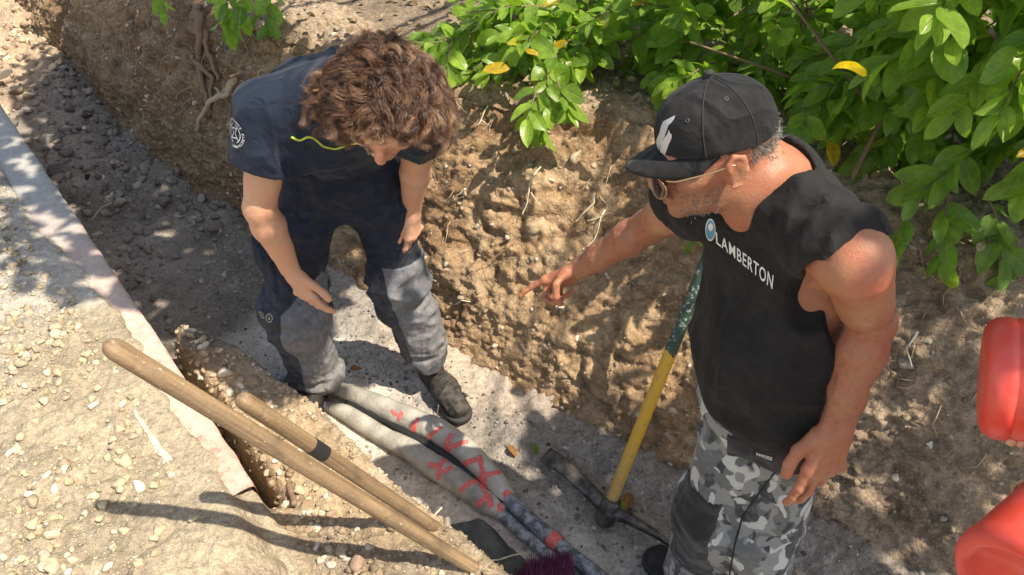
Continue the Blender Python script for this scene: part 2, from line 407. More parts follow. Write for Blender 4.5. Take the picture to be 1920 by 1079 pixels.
def scatter(pos, size, col, base, vs, seed=1):
    r = np.random.default_rng(seed); n = len(pos); M = rotmats(n, r); which = r.integers(0, len(vs), n); VV = np.stack(vs)[which]
    V = np.einsum('nij,nkj->nki', M, VV)*np.array([1, 1, .8])*size[:, None, None]+pos[:, None]
    k = VV.shape[1]; F = (base[1][None]+np.arange(n)[:, None, None]*k).reshape(-1, 3)
    C = np.repeat(col[:, None], k, 1).reshape(-1, 3)
    return V.reshape(-1, 3), F, C
def stones(name, label, pos, size, col, seed=1, mat_=None):
    big = size > .009
    Vs = []; Fs = []; Cs = []; o = 0
    for m_, base, vs in ((~big, ICO1, RV1), (big, ICO2, RV2)):
        if m_.sum() == 0: continue
        V, F, C = scatter(pos[m_], size[m_], col[m_], base, vs, seed); Vs.append(V); Fs.append(F+o); Cs.append(C); o += len(V)
    ob = mk(name, np.concatenate(Vs), np.concatenate(Fs), mat_ or M_rock, col=np.concatenate(Cs), smooth=False)
    return tag(ob, label, kind='stuff')
def stone_cols(n, base, r, var=.3, light=None, pl=.15):
    c = np.array(base)*(1+r.normal(size=(n, 1))*var*.6)*(1+r.normal(size=(n, 3))*.02)
    if light is not None:
        m_ = r.random(n) < pl; c[m_] = np.array(light)*(1+r.normal(size=(m_.sum(), 1))*.12)
    return np.clip(c, .03, .8)

# ------------------------------------------------------------------ gravel and rubble (uncountable)
r = np.random.default_rng(11)
def cand(n, x0, x1, y0, y1): return r.uniform(x0, x1, n), r.uniform(y0, y1, n)
# bank
x, y = cand(60000, -2.6, -.3, .6, 3.2); de, _ = polyd(x, y, EDGE); P0 = np.stack([x, y, 0*x], 1)
nb = fbm(P0, 2.2, 15, 3)
dens = sst(-.1, .5, nb+.65*np.exp(-((de+.42)/.26)**2))*sst(-.12, -.2, de)*1.3+.12
sel = (r.random(len(x)) < dens*.30) & (de < -.03); x, y, de = x[sel], y[sel], de[sel]
sz = .0025+.017*r.random(len(x))**5*sst(-.04, -.2, de)+.0015*r.random(len(x))
z = terr_near(x, y); col = stone_cols(len(x), [.45, .36, .235], r, .3, [.58, .50, .38], .14)
stones('gravel', 'pale gravel scattered over the dirt bank', np.stack([x, y, z+sz*.25], 1), sz, col, 3)
# ledge
x, y = cand(30000, -1.5, .3, .7, 2.1); de, _ = polyd(x, y, EDGE); dl, _ = polyd(x, y, LEDGE)
sel = (de > .03) & (dl < .12) & (r.random(len(x)) < .5); x, y, de, dl = x[sel], y[sel], de[sel], dl[sel]
sz = .002+.010*r.random(len(x))**5; sz = np.where((de < .16) & (r.random(len(x)) < .14), sz+.012, sz)
z = terr_near(x, y); col = stone_cols(len(x), [.40, .30, .19], r, .3, [.58, .50, .38], .2)
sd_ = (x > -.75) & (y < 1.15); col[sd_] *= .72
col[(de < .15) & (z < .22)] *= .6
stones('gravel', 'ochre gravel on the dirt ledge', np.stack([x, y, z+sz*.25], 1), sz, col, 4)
# floor: grit along the wall
x, y = cand(90000, -1.4, 2.2, .3, 3.4); d, _ = polyd(x, y, FOOT); P0 = np.stack([x, y, 0*x], 1); dl, _ = polyd(x, y, LEDGE)
nb = fbm(P0, 3.5, 21, 4)+.5*fbm(P0, 11, 22, 4)
dens = sst(-.62, -.2, d+.22*nb)*sst(.02, -.04, d)*.5+.05+.12*sst(.1, .7, nb)
sel = (r.random(len(x)) < dens) & (d < .03) & ((dl > .1) | (y > 1.9)); x, y = x[sel], y[sel]
sz = .0019+.0085*r.random(len(x))**3.5; z = terr_floor(x, y)
col = stone_cols(len(x), [.22, .19, .165], r, .5, [.48, .42, .36], .22)
stones('gravel', 'dark gravel on the trench floor along the earth wall', np.stack([x, y, z+sz*.2], 1), sz, col, 5)
# rubble towards the far end
x, y = cand(9000, -4.2, -.7, 1.9, 6.2); d, _ = polyd(x, y, FOOT); de, _ = polyd(x, y, EDGE); P0 = np.stack([x, y, 0*x], 1)
nb = fbm(P0, 1.6, 16, 3)
sel = (d < .05) & (de > .01) & (r.random(len(x)) < .15+.85*sst(-.2, .3, nb+.5*sst(-1.2, -1.9, x))); x, y = x[sel], y[sel]
sz = .005+.034*r.random(len(x))**3.2*sst(-.7, -1.8, x)+.004*r.random(len(x)); z = terr_floor(x, y)
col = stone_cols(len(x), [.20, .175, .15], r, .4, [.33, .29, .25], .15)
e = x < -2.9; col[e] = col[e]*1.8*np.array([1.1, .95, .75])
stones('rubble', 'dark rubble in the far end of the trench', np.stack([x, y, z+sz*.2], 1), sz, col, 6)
# pebbles bedded in the wall
cand_i = r.integers(0, len(WP), 9000); okm = (WP[cand_i, 2] > .02) & (WP[cand_i, 0] < 2.4) & (WP[cand_i, 0] > -3.6); cand_i = cand_i[okm]
n = len(cand_i); sz = .002+.014*r.random(n)**4.5; pos = WP[cand_i]+WN[cand_i]*(sz*.1)[:, None]
col = stone_cols(n, [.30, .23, .15], r, .35, [.50, .43, .33], .25); col = np.where((WP[cand_i, :1] > .9), col*.8, col)
stones('gravel', 'pebbles bedded in the earth wall', pos, sz, col, 7)

# ------------------------------------------------------------------ single stones one can point at
def stone_at(u, v, z, s, label, col, seed, sq=(1, 1, .7), rz=0, name='stone', sink=.25):
    p = pix(u, v, z); V = RV3[seed % 8]*np.array(sq)*s; c_, s_ = math.cos(rz), math.sin(rz)
    V = V@np.array([[c_, s_, 0], [-s_, c_, 0], [0, 0, 1]]); V = V+[0, 0, s*sq[2]*(1-2*sink)*.6]
    n = fbm(V, 60, seed, 3)[:, None]*.0025; V = V*(1+n/s*.5)
    o = mk(name, V, ICO3[1], M_rock, col=np.tile(np.array(col), (len(V), 1)))
    o.location = p; tag(o, label, 'stone', 'larger stones lying loose'); return o
def pix(u, v, z):
    """world point of the layout grid: where the sight line of plan position (u, v) meets height z"""
    a = math.sin(R_(40)); b = math.cos(R_(40)); x_ = (u-960)/1400; y_ = (v-540)/1400
    dy = b-y_*a; dz = -a-y_*b; t = (z-2.1)/dz; return (x_*t, dy*t, z)
stone_at(122, 922, .385, .062, 'largest flat tan stone on the dirt bank, left of the shovel handles', [.44, .35, .22], 1, (1.1, .8, .45), -.6)
stone_at(15, 905, .385, .045, 'pale broken stone at the left edge beside the largest flat stone', [.56, .51, .43], 2, (1.1, .8, .5), .2)
stone_at(14, 1058, .385, .035, 'rounded tan stone in the bottom left corner', [.50, .40, .26], 3, (1, 1, .8), .2)
stone_at(268, 905+8, .385, .022, 'white angular stone just right of the largest flat stone', [.62, .57, .48], 4)
stone_at(244, 773, .385, .028, 'pointed pale stone at the upper end of the white scrape mark', [.60, .55, .44], 5, (1.2, .7, .6), .7)
stone_at(283, 875, .385, .023, 'white stone at the lower end of the white scrape mark', [.66, .62, .54], 6)
stone_at(35, 545, .385, .030, 'pale slab stone on the upper part of the bank', [.60, .55, .46], 7, (1.3, .8, .4), .3)
stone_at(35, 635, .385, .02, 'small white stone on the bank by the left edge', [.68, .64, .56], 0)
stone_at(140, 603, .385, .032, 'brownish grey clod beside a stick on the upper bank', [.34, .28, .20], 1, (1.2, .9, .8), 1.2)
stone_at(465, 1058, .34, .022, 'round grey pebble where the lower handle shadow crosses the broken edge', [.36, .32, .27], 2)
stone_at(594, 1027, .30, .015, 'small oval pale pebble below the two wooden handles', [.56, .50, .40], 3, (1.2, .8, .6), .1)
stone_at(1132, 1029, .0, .014, 'small round dark pebble on the pale sand between cables and pickaxe point', [.17, .15, .125], 4)
stone_at(410, 651, .29, .013, 'small white pebble on the dark clod by the trench edge', [.72, .68, .6], 5)
stone_at(318, 655, .0, .034, 'dark boulder against the kerb in the shaded end of the trench', [.12, .10, .085], 6, name='stone')
stone_at(110, 645-320, .0, .085, 'largest dark boulder among the shaded rubble beside the kerb', [.10, .088, .075], 7, (1, 1, .8))
stone_at(8, 146, .12, .06, 'grey boulder at the left edge by the far end of the kerb', [.22, .19, .16], 3)
stone_at(510, 905, .22, .028, 'pinkish broken clod wedged in the crevice beside the kerb', [.34, .21, .16], 4, (1, 1, .9), .3)
stone_at(525, 888, .27, .012, 'small pale pebble on top of the pinkish clod', [.60, .54, .42], 5)
def wall_hit(u, v):
    p = Vector((0, 0, 2.1)); q = Vector(pix(u, v, 0))-p
    h = WBVH.ray_cast(p, q.normalized()); return h[0], h[1]
WBVH = bvh(trench_wall)
for (u, v, s, lab, c, sd2) in [(1000, 420, .062, 'large smooth tan stone bedded in the wall beyond the pointing hand', [.42, .31, .19], 2),
                          (1075, 295, .04, 'pale stone under the rim of the wall right of the hanging sprig', [.46, .37, .25], 3),
                          (1700, 215+470, .035, 'grey stone bedded in the shaded wall right of the bare arm', [.28, .24, .2], 5),
                          (1745, 833, .016, 'small pale pebble in the shaded wall left of the red drum', [.55, .5, .43], 6),
                          (1530, 1005, .016, 'grey pebble at the wall foot right of the camouflage trousers', [.36, .33, .3], 1),
                          (1260, 770, .018, 'pale stone in the wall right of the yellow pickaxe handle', [.5, .42, .32], 0)]:
    h, nn = wall_hit(u, v)
    if h is None: continue
    V = RV3[sd2]*s*np.array([1, .75, .9]); o = mk('stone', V, ICO3[1], M_rock, col=np.tile(np.array(c), (len(V), 1))); o.location = h-nn*s*.25*(1 if nn.y < 0 else -1)
    tag(o, lab, 'stone', 'stones bedded in the earth wall')

# ------------------------------------------------------------------ concrete kerb with old paint
e = smooth_path([(-4.9,6.25),(-2.60,3.50),(-1.70,2.42),(-1.15,1.76),(-.69,1.195)], 420, 4); dr = np.gradient(e, axis=0); dr /= np.linalg.norm(dr, axis=1)[:, None]; nr = np.stack([-dr[:, 1], dr[:, 0]], 1)   # towards trench
prof = [(-.145, .30), (-.145, .398), (-.13, .403), (-.10, .406), (-.07, .409), (-.04, .411), (-.015, .410), (-.002, .402), (.0, .38), (.0, .33), (.0, .25), (-.145, .25)]
V = np.zeros((len(e), len(prof), 3))
for j, (o_, z_) in enumerate(prof): V[:, j, :2] = e+nr*o_; V[:, j, 2] = z_
Q = V.reshape(-1, 3); wob = fbm(Q, 14, 5, 4); inner = np.tile(np.array([1, 1, .9, .7, .4, .2, 0, 0, 0, 0, 0, 1.]), len(e))
Q[:, :2] += np.repeat(nr, len(prof), 0)*(wob*.006)[:, None]; Q[:, 2] += fbm(Q, 25, 6, 3)*.003
chip = sst(.25, .5, fbm(Q, 11, 35, 3)); Q[:, 2] -= chip*.008*(1-inner)*(Q[:, 2] > .39)
i = np.arange(len(Q)).reshape(len(e), len(prof)); j = np.roll(i, -1, 1)
F = np.stack([i[:-1], i[1:], j[1:], j[:-1]], -1).reshape(-1, 4)
m = mat('painted_concrete'); g = N(m); p = g.obj()
n1 = g.noise(6, 6, .7, p).outputs[0]; n2 = g.noise(45, 5, .7, p).outputs[0]; n3 = g.noise(250, 3, .6, p).outputs[0]
sep = g.n('SeparateXYZ', {0: p})
fade = g.n('MapRange', {0: sep.outputs[1], 1: 2.6, 2: 1.7, 3: 0., 4: 1.}).outputs[0]
con = g.mix(g.ramp(n2, [(.35, 0.), (.65, 1.)]), (.30, .29, .27), (.44, .42, .38))
pink = g.mix(g.ramp(n2, [(.4, 0.), (.6, 1.)]), (.62, .40, .31), (.70, .52, .42))
c = g.mix(g.mul(fade, g.ramp(n1, [(.25, .6), (.5, 1.)])), con, pink)
red = g.mul(g.ramp(n1, [(.50, 0.), (.60, 1.)]), g.mul(g.ramp(n2, [(.42, 0.), (.55, 1.)]), fade))
c = g.mix(g.mul(red, .75), c, (.60, .16, .12))
c = g.mix(g.ramp(n3, [(.3, .25), (.6, 0.)]), c, (.5, .42, .32))
g.out(g.bsdf(c, .85, g.bump(g.mul(n2, n3, 'ADD'), .003), Specular_IOR_Level=.2))
tag(mk('concrete_kerb', Q, F, m), 'weathered concrete kerb with faded pink and red paint along the trench edge', 'kerb')
# white scrape on the bank and a red chip
# ------------------------------------------------------------------ cables
M_sleeve = mat('taped_cable_joint'); g = N(M_sleeve); p = g.obj()
n1 = g.noise(14, 5, .6, p).outputs[0]; n2 = g.noise(90, 4, .6, p).outputs[0]
c = g.mix(g.ramp(n1, [(.35, 0.), (.65, 1.)]), (.27, .25, .21), (.48, .44, .37)); c = g.mix(g.ramp(n2, [(.5, 0.), (.7, .25)]), c, (.56, .52, .45)); c = g.mix(g.ramp(g.noise(5, 3, .6, p).outputs[0], [(.58, 0.), (.70, .8)]), c, (.07, .07, .068))
g.out(g.bsdf(c, .5, g.bump(g.noise(30, 4, .6, p).outputs[0], .006)))
M_cable = mat('dusty_cable'); g = N(M_cable); p = g.obj()
n1 = g.noise(40, 6, .7, p).outputs[0]; n2 = g.noise(8, 3, .6, p).outputs[0]
c = g.mix(g.ramp(n1, [(.42, 0.), (.62, 1.)]), (.075, .085, .10), (.40, .40, .41)); c = g.mix(g.ramp(n2, [(.5, 0.), (.7, .5)]), c, (.12, .14, .17))
g.out(g.bsdf(c, .5, g.bump(n1, .0015)))
M_redp = mat('red_marking_paint'); g = N(M_redp); p = g.obj()
n1 = g.noise(120, 4, .7, p).outputs[0]
g.out(g.bsdf(g.mix(g.ramp(n1, [(.38, 0.), (.7, 1.)]), (.62, .075, .07), (.66, .24, .20)), .55))
M_blackr = mat('black_rubber'); g = N(M_blackr); g.out(g.bsdf((.02, .02, .021), .5, g.bump(g.noise(60, 3).outputs[0], .002)))
def cable(pts, rads, thin_pts, thin_r, label, grp='power cables on the trench floor'):
    t = empty('power_cable', pts[0], label, 'cable', grp)
    L = smooth_path(np.c_[np.array(pts), np.array(rads)], 130, 6); V, Fs = tube(L[:, :3], L[:, 3], 22)
    rr = (fbm(V, 9, 4, 3)*.004+fbm(V, 38, 6, 3)*.0014); cc = np.repeat(L[:, :3], 22, 0); cc = np.concatenate([cc, L[:1, :3], L[-1:, :3]]); dv = V-cc; V = V+dv*(rr/.035)[:, None]
    s = mk('cable_sleeve', V, Fs, M_sleeve, t)
    L2 = smooth_path(thin_pts, 60, 3); V2, F2 = tube(L2, thin_r, 18); mk('cable_sheath', V2, F2, M_cable, t)
    return t, s, BVHTree.FromPolygons([tuple(v) for v in V], [tuple(f) for fs in Fs for f in fs])
cA = [(-.70,1.90,.035),(-.627,1.862,.045),(-.50,1.795,.055),(-.377,1.722,.062),(-.255,1.655,.066),(-.163,1.578,.064),(-.10,1.505,.060),(-.045,1.435,.055),(-.012,1.395,.05)]
rA = [.022,.028,.036,.041,.043,.043,.041,.036,.027]
cB = [(-.655,1.800,.02),(-.60,1.770,.03),(-.447,1.665,.022),(-.35,1.60,.035),(-.286,1.542,.045),(-.21,1.485,.048),(-.138,1.430,.045),(-.075,1.378,.040),(-.03,1.350,.034)]
rB = [.020,.030,.033,.037,.040,.041,.040,.036,.025]
tA, oA, bA_ = cable(cA, rA, [(-.03,1.41,.05),(.03,1.345,.048),(.14,1.235,.045),(.26,1.125,.045),(.45,.95,.045),(.75,.68,.05)], .024, 'upper grey taped cable with red painted crosses, nearest the boot')
tB, oB, bB_ = cable(cB, rB, [(-.05,1.36,.04),(.01,1.30,.035),(.09,1.225,.032),(.19,1.13,.032),(.38,.96,.03),(.65,.72,.03)], .020, 'lower grey taped cable with red painted crosses, nearest the sand')
for i_, (path, r_) in enumerate([([(-1.05,1.98,.03),(-.86,1.92,.035),(-.70,1.90,.035)], .020), ([(-1.0,1.90,.02),(-.82,1.85,.025),(-.655,1.80,.02)], .018)]):
    V, Fs = tube(smooth_path(path, 30, 3), r_, 14); mk('cable_sheath', V, Fs, M_cable, (tA, tB)[i_])
V, Fs = tube(smooth_path([(-.60,1.815,.03),(-.43,1.715,.04),(-.30,1.615,.05),(-.18,1.525,.055),(-.09,1.44,.05),(-.03,1.375,.045)], 60, 4), .016, 10)
tag(mk('black_hose', V, Fs, M_blackr), 'thin black tube squeezed in the gap between the two taped cables', 'hose')
def paint(stroke, wd, tg):
    """one brush stroke laid over a cable from above; stroke in plan (x, y)"""
    bt, par = tg; L = smooth_path(np.array(stroke, float), 36, 2); d_ = np.gradient(L, axis=0); d_ /= np.linalg.norm(d_, axis=1)[:, None]; n_ = np.stack([-d_[:, 1], d_[:, 0]], 1)
    K = 6; V = []; ok = []; wd = wd*1.2
    for a in range(len(L)):
        ww = wd*(1-.25*abs(a/len(L)-.5)*2)*(1+.2*float(vnoise(np.array([[L[a, 0], L[a, 1], 0]]), 60, 3)[0]))
        for b in range(K):
            q = L[a]+n_[a]*ww*(b/(K-1)-.5)
            h = bt.ray_cast(Vector((q[0], q[1]-.10, .3)), Vector((0, .10, -.25)).normalized())
            if h[0] is None or h[0].z < .012: V.append((q[0], q[1], 0)); ok.append(False)
            else: V.append(tuple(h[0]+h[1]*.0016)); ok.append(True)
    V = np.array(V); ok = np.array(ok)
    if ok.sum() < 8: return
    F = grid_faces(len(L), K, ok)
    if len(F) < 3: return
    V, F = compact(V, F); mk('red_mark', V, F, M_redp, par)
A_, B_ = (bA_, tA), (bB_, tB)
def pxy(*uv): return [pix(u, v, .085)[:2] for u, v in uv]
for st, wd in [(pxy((786, 783), (775, 797), (768, 812)), .018), (pxy((832, 800), (805, 812), (786, 830)), .014), (pxy((848, 812), (835, 835), (822, 860)), .017),
               (pxy((878, 826), (845, 835), (803, 860)), .018), (pxy((905, 856), (875, 862), (828, 880)), .017), (pxy((900, 850), (905, 880), (910, 905)), .015), (pxy((938, 880), (905, 888), (868, 905)), .018),
               (pxy((756, 770), (748, 782)), .014), (pxy((735, 765), (745, 775)), .01), (pxy((945, 915), (965, 930), (952, 950)), .024), (pxy((960, 915), (945, 935), (930, 950)), .02)]:
    paint(st, wd, A_)
for st, wd in [(pxy((830, 865), (815, 868), (803, 862)), .016), (pxy((840, 850), (826, 868), (822, 890)), .013), (pxy((850, 870), (835, 878), (828, 880)), .016), (pxy((905, 890), (880, 900), (862, 912)), .016),
               (pxy((893, 880), (905, 905), (915, 925)), .013), (pxy((895, 938), (915, 922), (922, 942)), .018), (pxy((935, 935), (940, 950), (948, 960)), .018)]:
    paint(st, wd, B_)
V, Fs = tube(smooth_path([(.118,1.258,.046),(.132,1.244,.046),(.142,1.234,.045)], 6, 0), .0265, 20, False); mk('red_band', V, Fs, M_redp, tA)

# ------------------------------------------------------------------ pickaxe
def lerp_pts(a, b, n): return [tuple(np.array(a)*(1-t)+np.array(b)*t) for t in np.linspace(0, 1, n)]
t = empty('pickaxe', (.302, 1.35, .0), 'pickaxe with yellow and dark green handle leaning on the earth wall', 'pickaxe')
hb = np.array([.300, 1.352, .045]); ht = np.array([.586, 1.735, .826])
m_y = mat('scuffed_yellow_handle'); g = N(m_y); p = g.obj()
dd = g.n('VectorMath', {0: p, 1: tuple((ht-hb)/np.linalg.norm(ht-hb))}, operation='DOT_PRODUCT').outputs['Value']
d0 = float(hb@(ht-hb)/np.linalg.norm(ht-hb)); Lh = float(np.linalg.norm(ht-hb))
n1 = g.noise(70, 5, .7, p).outputs[0]; n2 = g.noise(14, 3, .6, p).outputs[0]
yel = g.mix(g.ramp(n1, [(.55, 0.), (.68, .8)]), (.66, .36, .025), (.34, .22, .10))
yel = g.mix(g.mul(g.n('MapRange', {0: dd, 1: d0, 2: d0+.28, 3: .85, 4: 0.}).outputs[0], g.ramp(n1, [(.35, .35), (.6, 1.)])), yel, (.40, .30, .18))
grn = g.mix(g.ramp(n1, [(.56, 0.), (.64, 1.)]), (.02, .05, .035), (.42, .42, .34))
edge = g.mul(g.mul(dd, g.mul(g.mul(n2, .5, 'SUBTRACT'), .06), 'ADD'), d0+.555, 'GREATER_THAN')
c = g.mix(edge, yel, grn); g.out(g.bsdf(c, .45, g.bump(n1, .0012)))
L = np.array(lerp_pts(hb-(ht-hb)/Lh*.03, ht, 60)); q = np.linspace(0, 1, 60)
rad = .0185+.003*np.exp(-(q/.06)**2)+.0015*q; V, Fs = tube(L, rad, 20, True, 1.25); mk('handle', V, Fs, m_y, t)
m_s = mat('worn_steel'); g = N(m_s); p = g.obj(); n1 = g.noise(30, 6, .7, p).outputs[0]
c = g.mix(g.ramp(n1, [(.4, 0.), (.65, 1.)]), (.05, .042, .038), (.17, .15, .135)); g.out(g.bsdf(c, .42, g.bump(n1, .002), Metallic=.55))
# head: flat adze to the upper left, point to the lower right
hp = np.array([.302, 1.345, .055]); pa = np.array([.112, 1.571, .045]); pp = np.array([.505, 1.222, .03])
def blade(path, wv, ww, th):
    P = np.array(path); n = len(P); T = np.gradient(P, axis=0); T /= np.linalg.norm(T, axis=1)[:, None]
    V = []; 
    for i in range(n):
        s_ = np.array(wv, float); s_ = s_-T[i]*(s_@T[i]); s_ /= np.linalg.norm(s_); u_ = np.cross(s_, T[i]); u_ *= np.sign(u_[2]) or 1
        a, b = ww[i]/2, th[i]/2
        for (x_, y_) in ((-1, -.6), (-.7, -1), (.7, -1), (1, -.6), (1, .6), (.7, 1), (-.7, 1), (-1, .6)): V.append(P[i]+s_*a*x_+u_*b*y_)
    V = np.array(V); i = np.arange(n*8).reshape(n, 8); j = np.roll(i, -1, 1); F = np.stack([i[:-1], j[:-1], j[1:], i[1:]], -1).reshape(-1, 4)
    V = np.concatenate([V, P[:1], P[-1:]]); F3 = np.concatenate([np.stack([j[0], i[0], np.full(8, n*8)], 1), np.stack([i[-1], j[-1], np.full(8, n*8+1)], 1)])
    return V, [F, F3]
pth = smooth_path([hp, hp*.72+pa*.28+[-.004, 0, .022], hp*.35+pa*.65+[0, 0, .026], pa], 24, 3)
tq = np.linspace(0, 1, 24)
parts = [blade(pth, (.55, .75, .25), .040+.020*tq, .030*(1-tq)+.007)]
pth = smooth_path([hp, hp*.72+pp*.28+[0, .004, .016], hp*.35+pp*.65+[0, .002, .018], pp], 24, 3)
parts.append(blade(pth, (.55, .75, .1), .036*(1-tq)**.8+.005, .036*(1-tq)**.7+.005))
hd = (ht-hb)/Lh
parts.append(tube([hp-hd*.045, hp-hd*.035, hp, hp+hd*.03, hp+hd*.042], [.026, .031, .035, .031, .027], 20, True, 1.15))
V, Fs = join(parts); mk('pick_head', V, Fs, m_s, t)
m_bent = M_root
# ------------------------------------------------------------------ the two wooden handles of the long tools
m_w = mat('worn_wood_handle'); g = N(m_w); 
tc = g.n('TexCoord'); p = tc.outputs['Object']
mp = g.n('Mapping', {0: p}); mp.inputs['Scale'].default_value = (60, 60, 3)
n1 = g.noise(1, 6, .65, mp.outputs[0]).outputs[0]; n2 = g.noise(9, 5, .7, p).outputs[0]; n3 = g.noise(120, 3, .6, p).outputs[0]
c = g.mix(g.ramp(n1, [(.3, 0.), (.7, 1.)]), (.12, .075, .042), (.35, .235, .125)); c = g.mix(g.ramp(n2, [(.50, 0.), (.68, .75)]), c, (.085, .06, .042))
c = g.mix(g.ramp(n3, [(.66, 0.), (.72, .6)]), c, (.6, .52, .4))
g.out(g.bsdf(c, .62, g.bump(g.mul(n1, n3, 'ADD'), .0022)))
def pole(a, b, rad, n=70):
    """built along local z so that the grain runs with it"""
    a, b = Vector(a), Vector(b); L = (b-a).length; q = np.r_[(1-np.cos(np.linspace(0, np.pi/2, 9)))*.018, np.linspace(.02, 1, n-9)]; rr = np.array([rad(t_) for t_ in q])
    pts = [(0, 0, t_*L) for t_ in q]; V, Fs = tube(pts, rr, 24, True, up=(1, 0, 0)); return V, Fs, a, (b-a).to_track_quat('Z', 'Y'), L
def handle_obj(name, a, b, rad, m_, parent):
    V, Fs, loc, rq, L = pole(a, b, rad); o = mk(name, V, Fs, m_); o.parent = parent; o.rotation_mode = 'QUATERNION'; o.rotation_quaternion = rq; o.location = loc-parent_world(parent); return o
def endround(t_, r0, k=.018): return r0*math.sqrt(max(0.0, 1-max(0, 1-t_/k)**2))+.0006
for nm, tip, base, r0, lab in [('long', pix(195, 643, 1.21), pix(1010, 1141, .02), .0186, 'longer wooden shovel handle, pale worn tip highest above the bank'),
                               ('short', pix(447, 745, .98), pix(905, 1050, .02), .0178, 'shorter wooden shovel handle with a black tape band near its end')]:
    t = empty('shovel', base, lab, 'shovel', 'shovels standing against the dirt ledge')
    a, b = Vector(tip), Vector(base)
    handle_obj('handle', a, b, lambda t_: endround(t_, r0)*(1+.03*math.sin(t_*9)) if t_ < .1 else r0*(1+.04*math.sin(t_*5)), m_w, t)
    if nm == 'short':
        L = (b-a).length; q0, q1 = .235, .285
        q0, q1 = .215, .262
        a2 = a.lerp(b, q0); b2 = a.lerp(b, q1)
        handle_obj('tape_band', a2, b2, lambda t_: r0*1.075, M_blackr, t)
    d_ = (b-a).normalized(); sock = b+d_*.0; V, Fs = tube([tuple(b-d_*.10), tuple(b-d_*.02), tuple(b+d_*.02)], [r0*1.12, r0*1.12, r0*.8], 18); mk('socket', V, Fs, m_s, t)
    side = d_.cross(Vector((0, 0, 1))).normalized(); up_ = side.cross(d_)
    VV = []; nu, nv = 9, 11
    for i in range(nu):
        for j in range(nv):
            x_ = (i/(nu-1)-.5)*2; y_ = j/(nv-1); ww = .085*(1-.5*y_**3)
            VV.append(tuple(b+side*x_*ww+d_*(y_*.20)+up_*(.012*x_*x_)))
    V = np.array(VV); F = grid_faces(nu, nv); V2 = V-np.array(up_)*.004
    V, F = join([(V, F), (V2, F[:, ::-1])]); mk('blade', V, F, m_s, t)
# ------------------------------------------------------------------ dark sheet, broom
r = np.random.default_rng(5)
nu, nv = 50, 40; cs = np.array([(-.205,1.295),(-.085,1.325),(.135,1.115),(-.20,1.04)])
U_, W_ = np.meshgrid(np.linspace(0, 1, nu), np.linspace(0, 1, nv), indexing='ij'); U_ = U_.ravel()[:, None]; W_ = W_.ravel()[:, None]
V = (cs[0]*(1-U_)+cs[1]*U_)*(1-W_)+(cs[3]*(1-U_)+cs[2]*U_)*W_; V = np.c_[V, np.zeros(len(V))]
V[:, 2] = .048+.012*vnoise(V, 6, 2)+.004*vnoise(V, 30, 3)-.035*sst(.75, 1.05, U_[:, 0]+.12*vnoise(V, 14, 4))
m = mat('dark_rubber_sheet'); g = N(m); p = g.obj(); n1 = g.noise(20, 6, .7, p).outputs[0]
g.out(g.bsdf(g.mix(g.ramp(n1, [(.4, 0.), (.75, 1.)]), (.045, .048, .045), (.14, .13, .115)), .6, g.bump(n1, .004)))
V, F = join([(V, grid_faces(nu, nv)), (V-[0, 0, .004], grid_faces(nu, nv)[:, ::-1])])
tag(mk('rubber_sheet', V, F, m), 'dark grey rubber sheet half covered by sand beside the cables', 'sheet')
t = empty('broom', (.13, 1.08, 0), 'broom with magenta bristles lying across the cables at the bottom of the picture', 'broom')
m = mat('magenta_bristle'); g = N(m); g.out(g.bsdf((.14, .02, .07), .6))
Vs = []
for i in range(520):
    a = r.uniform(-1, 1); b_ = r.uniform(-1, 1); root = np.array([.10+.075*a+.010*b_, 1.02+.045*a+.018*b_, .10])
    tip = np.array([.095+.060*a+.02*b_+r.normal()*.008, 1.165+.045*a*.2+.015*b_+r.normal()*.007, .062+.025*b_+.01*r.random()])
    mid = (root+tip)/2+r.normal(size=3)*.004+[0, 0, .012]; Vs.append(tube([root, mid, tip], [.0011, .001, .0008], 4, False))
V, Fs = join(Vs); mk('bristles', V, Fs, m, t)
m = mat('grey_plastic'); g = N(m); g.out(g.bsdf((.16, .02, .08), .5))
V, Fs = tube(lerp_pts((-.01, .975, .11), (.21, 1.075, .11), 12), [.02]+[.024]*10+[.02], 14, True, 1.3); mk('broom_head', V, Fs, m, t)
V, Fs = tube([(.10, 1.0, .12), (.16, .75, .32), (.24, .35, .62)], .012, 12); mk('handle', V, Fs, m_w, t)

# ------------------------------------------------------------------ red plastic things close to the camera on the right
m = mat('red_plastic'); g = N(m); p = g.obj(); n1 = g.noise(16, 4, .6, p).outputs[0]
c = g.mix(g.ramp(n1, [(.40, 0.), (.75, .5)]), (.74, .055, .03), (.68, .19, .16)); g.out(g.bsdf(c, .5, g.bump(g.noise(200, 2).outputs[0], .0004), Coat_Weight=.15))
def lathe(axis_a, axis_b, prof, seg=64):
    a, b = np.array(axis_a, float), np.array(axis_b, float); d_ = (b-a)/np.linalg.norm(b-a); L = np.linalg.norm(b-a)
    pts = [a+d_*(t_*L) for t_, r_ in prof]; V = []; u = np.array([0, 0, 1.]); u -= d_*(u@d_); u /= np.linalg.norm(u); w_ = np.cross(d_, u); th = np.linspace(0, 2*np.pi, seg, endpoint=False)
    for (t_, r_), q in zip(prof, pts): V.append(q+r_*(np.cos(th)[:, None]*u+np.sin(th)[:, None]*w_))
    V = np.concatenate(V); n = len(prof); i = np.arange(n*seg).reshape(n, seg); j = np.roll(i, -1, 1)
    return V, [np.stack([i[:-1], j[:-1], j[1:], i[1:]], -1).reshape(-1, 4), i[0][::-1][None].reshape(-1, 1)[:0].reshape(0, 3)]
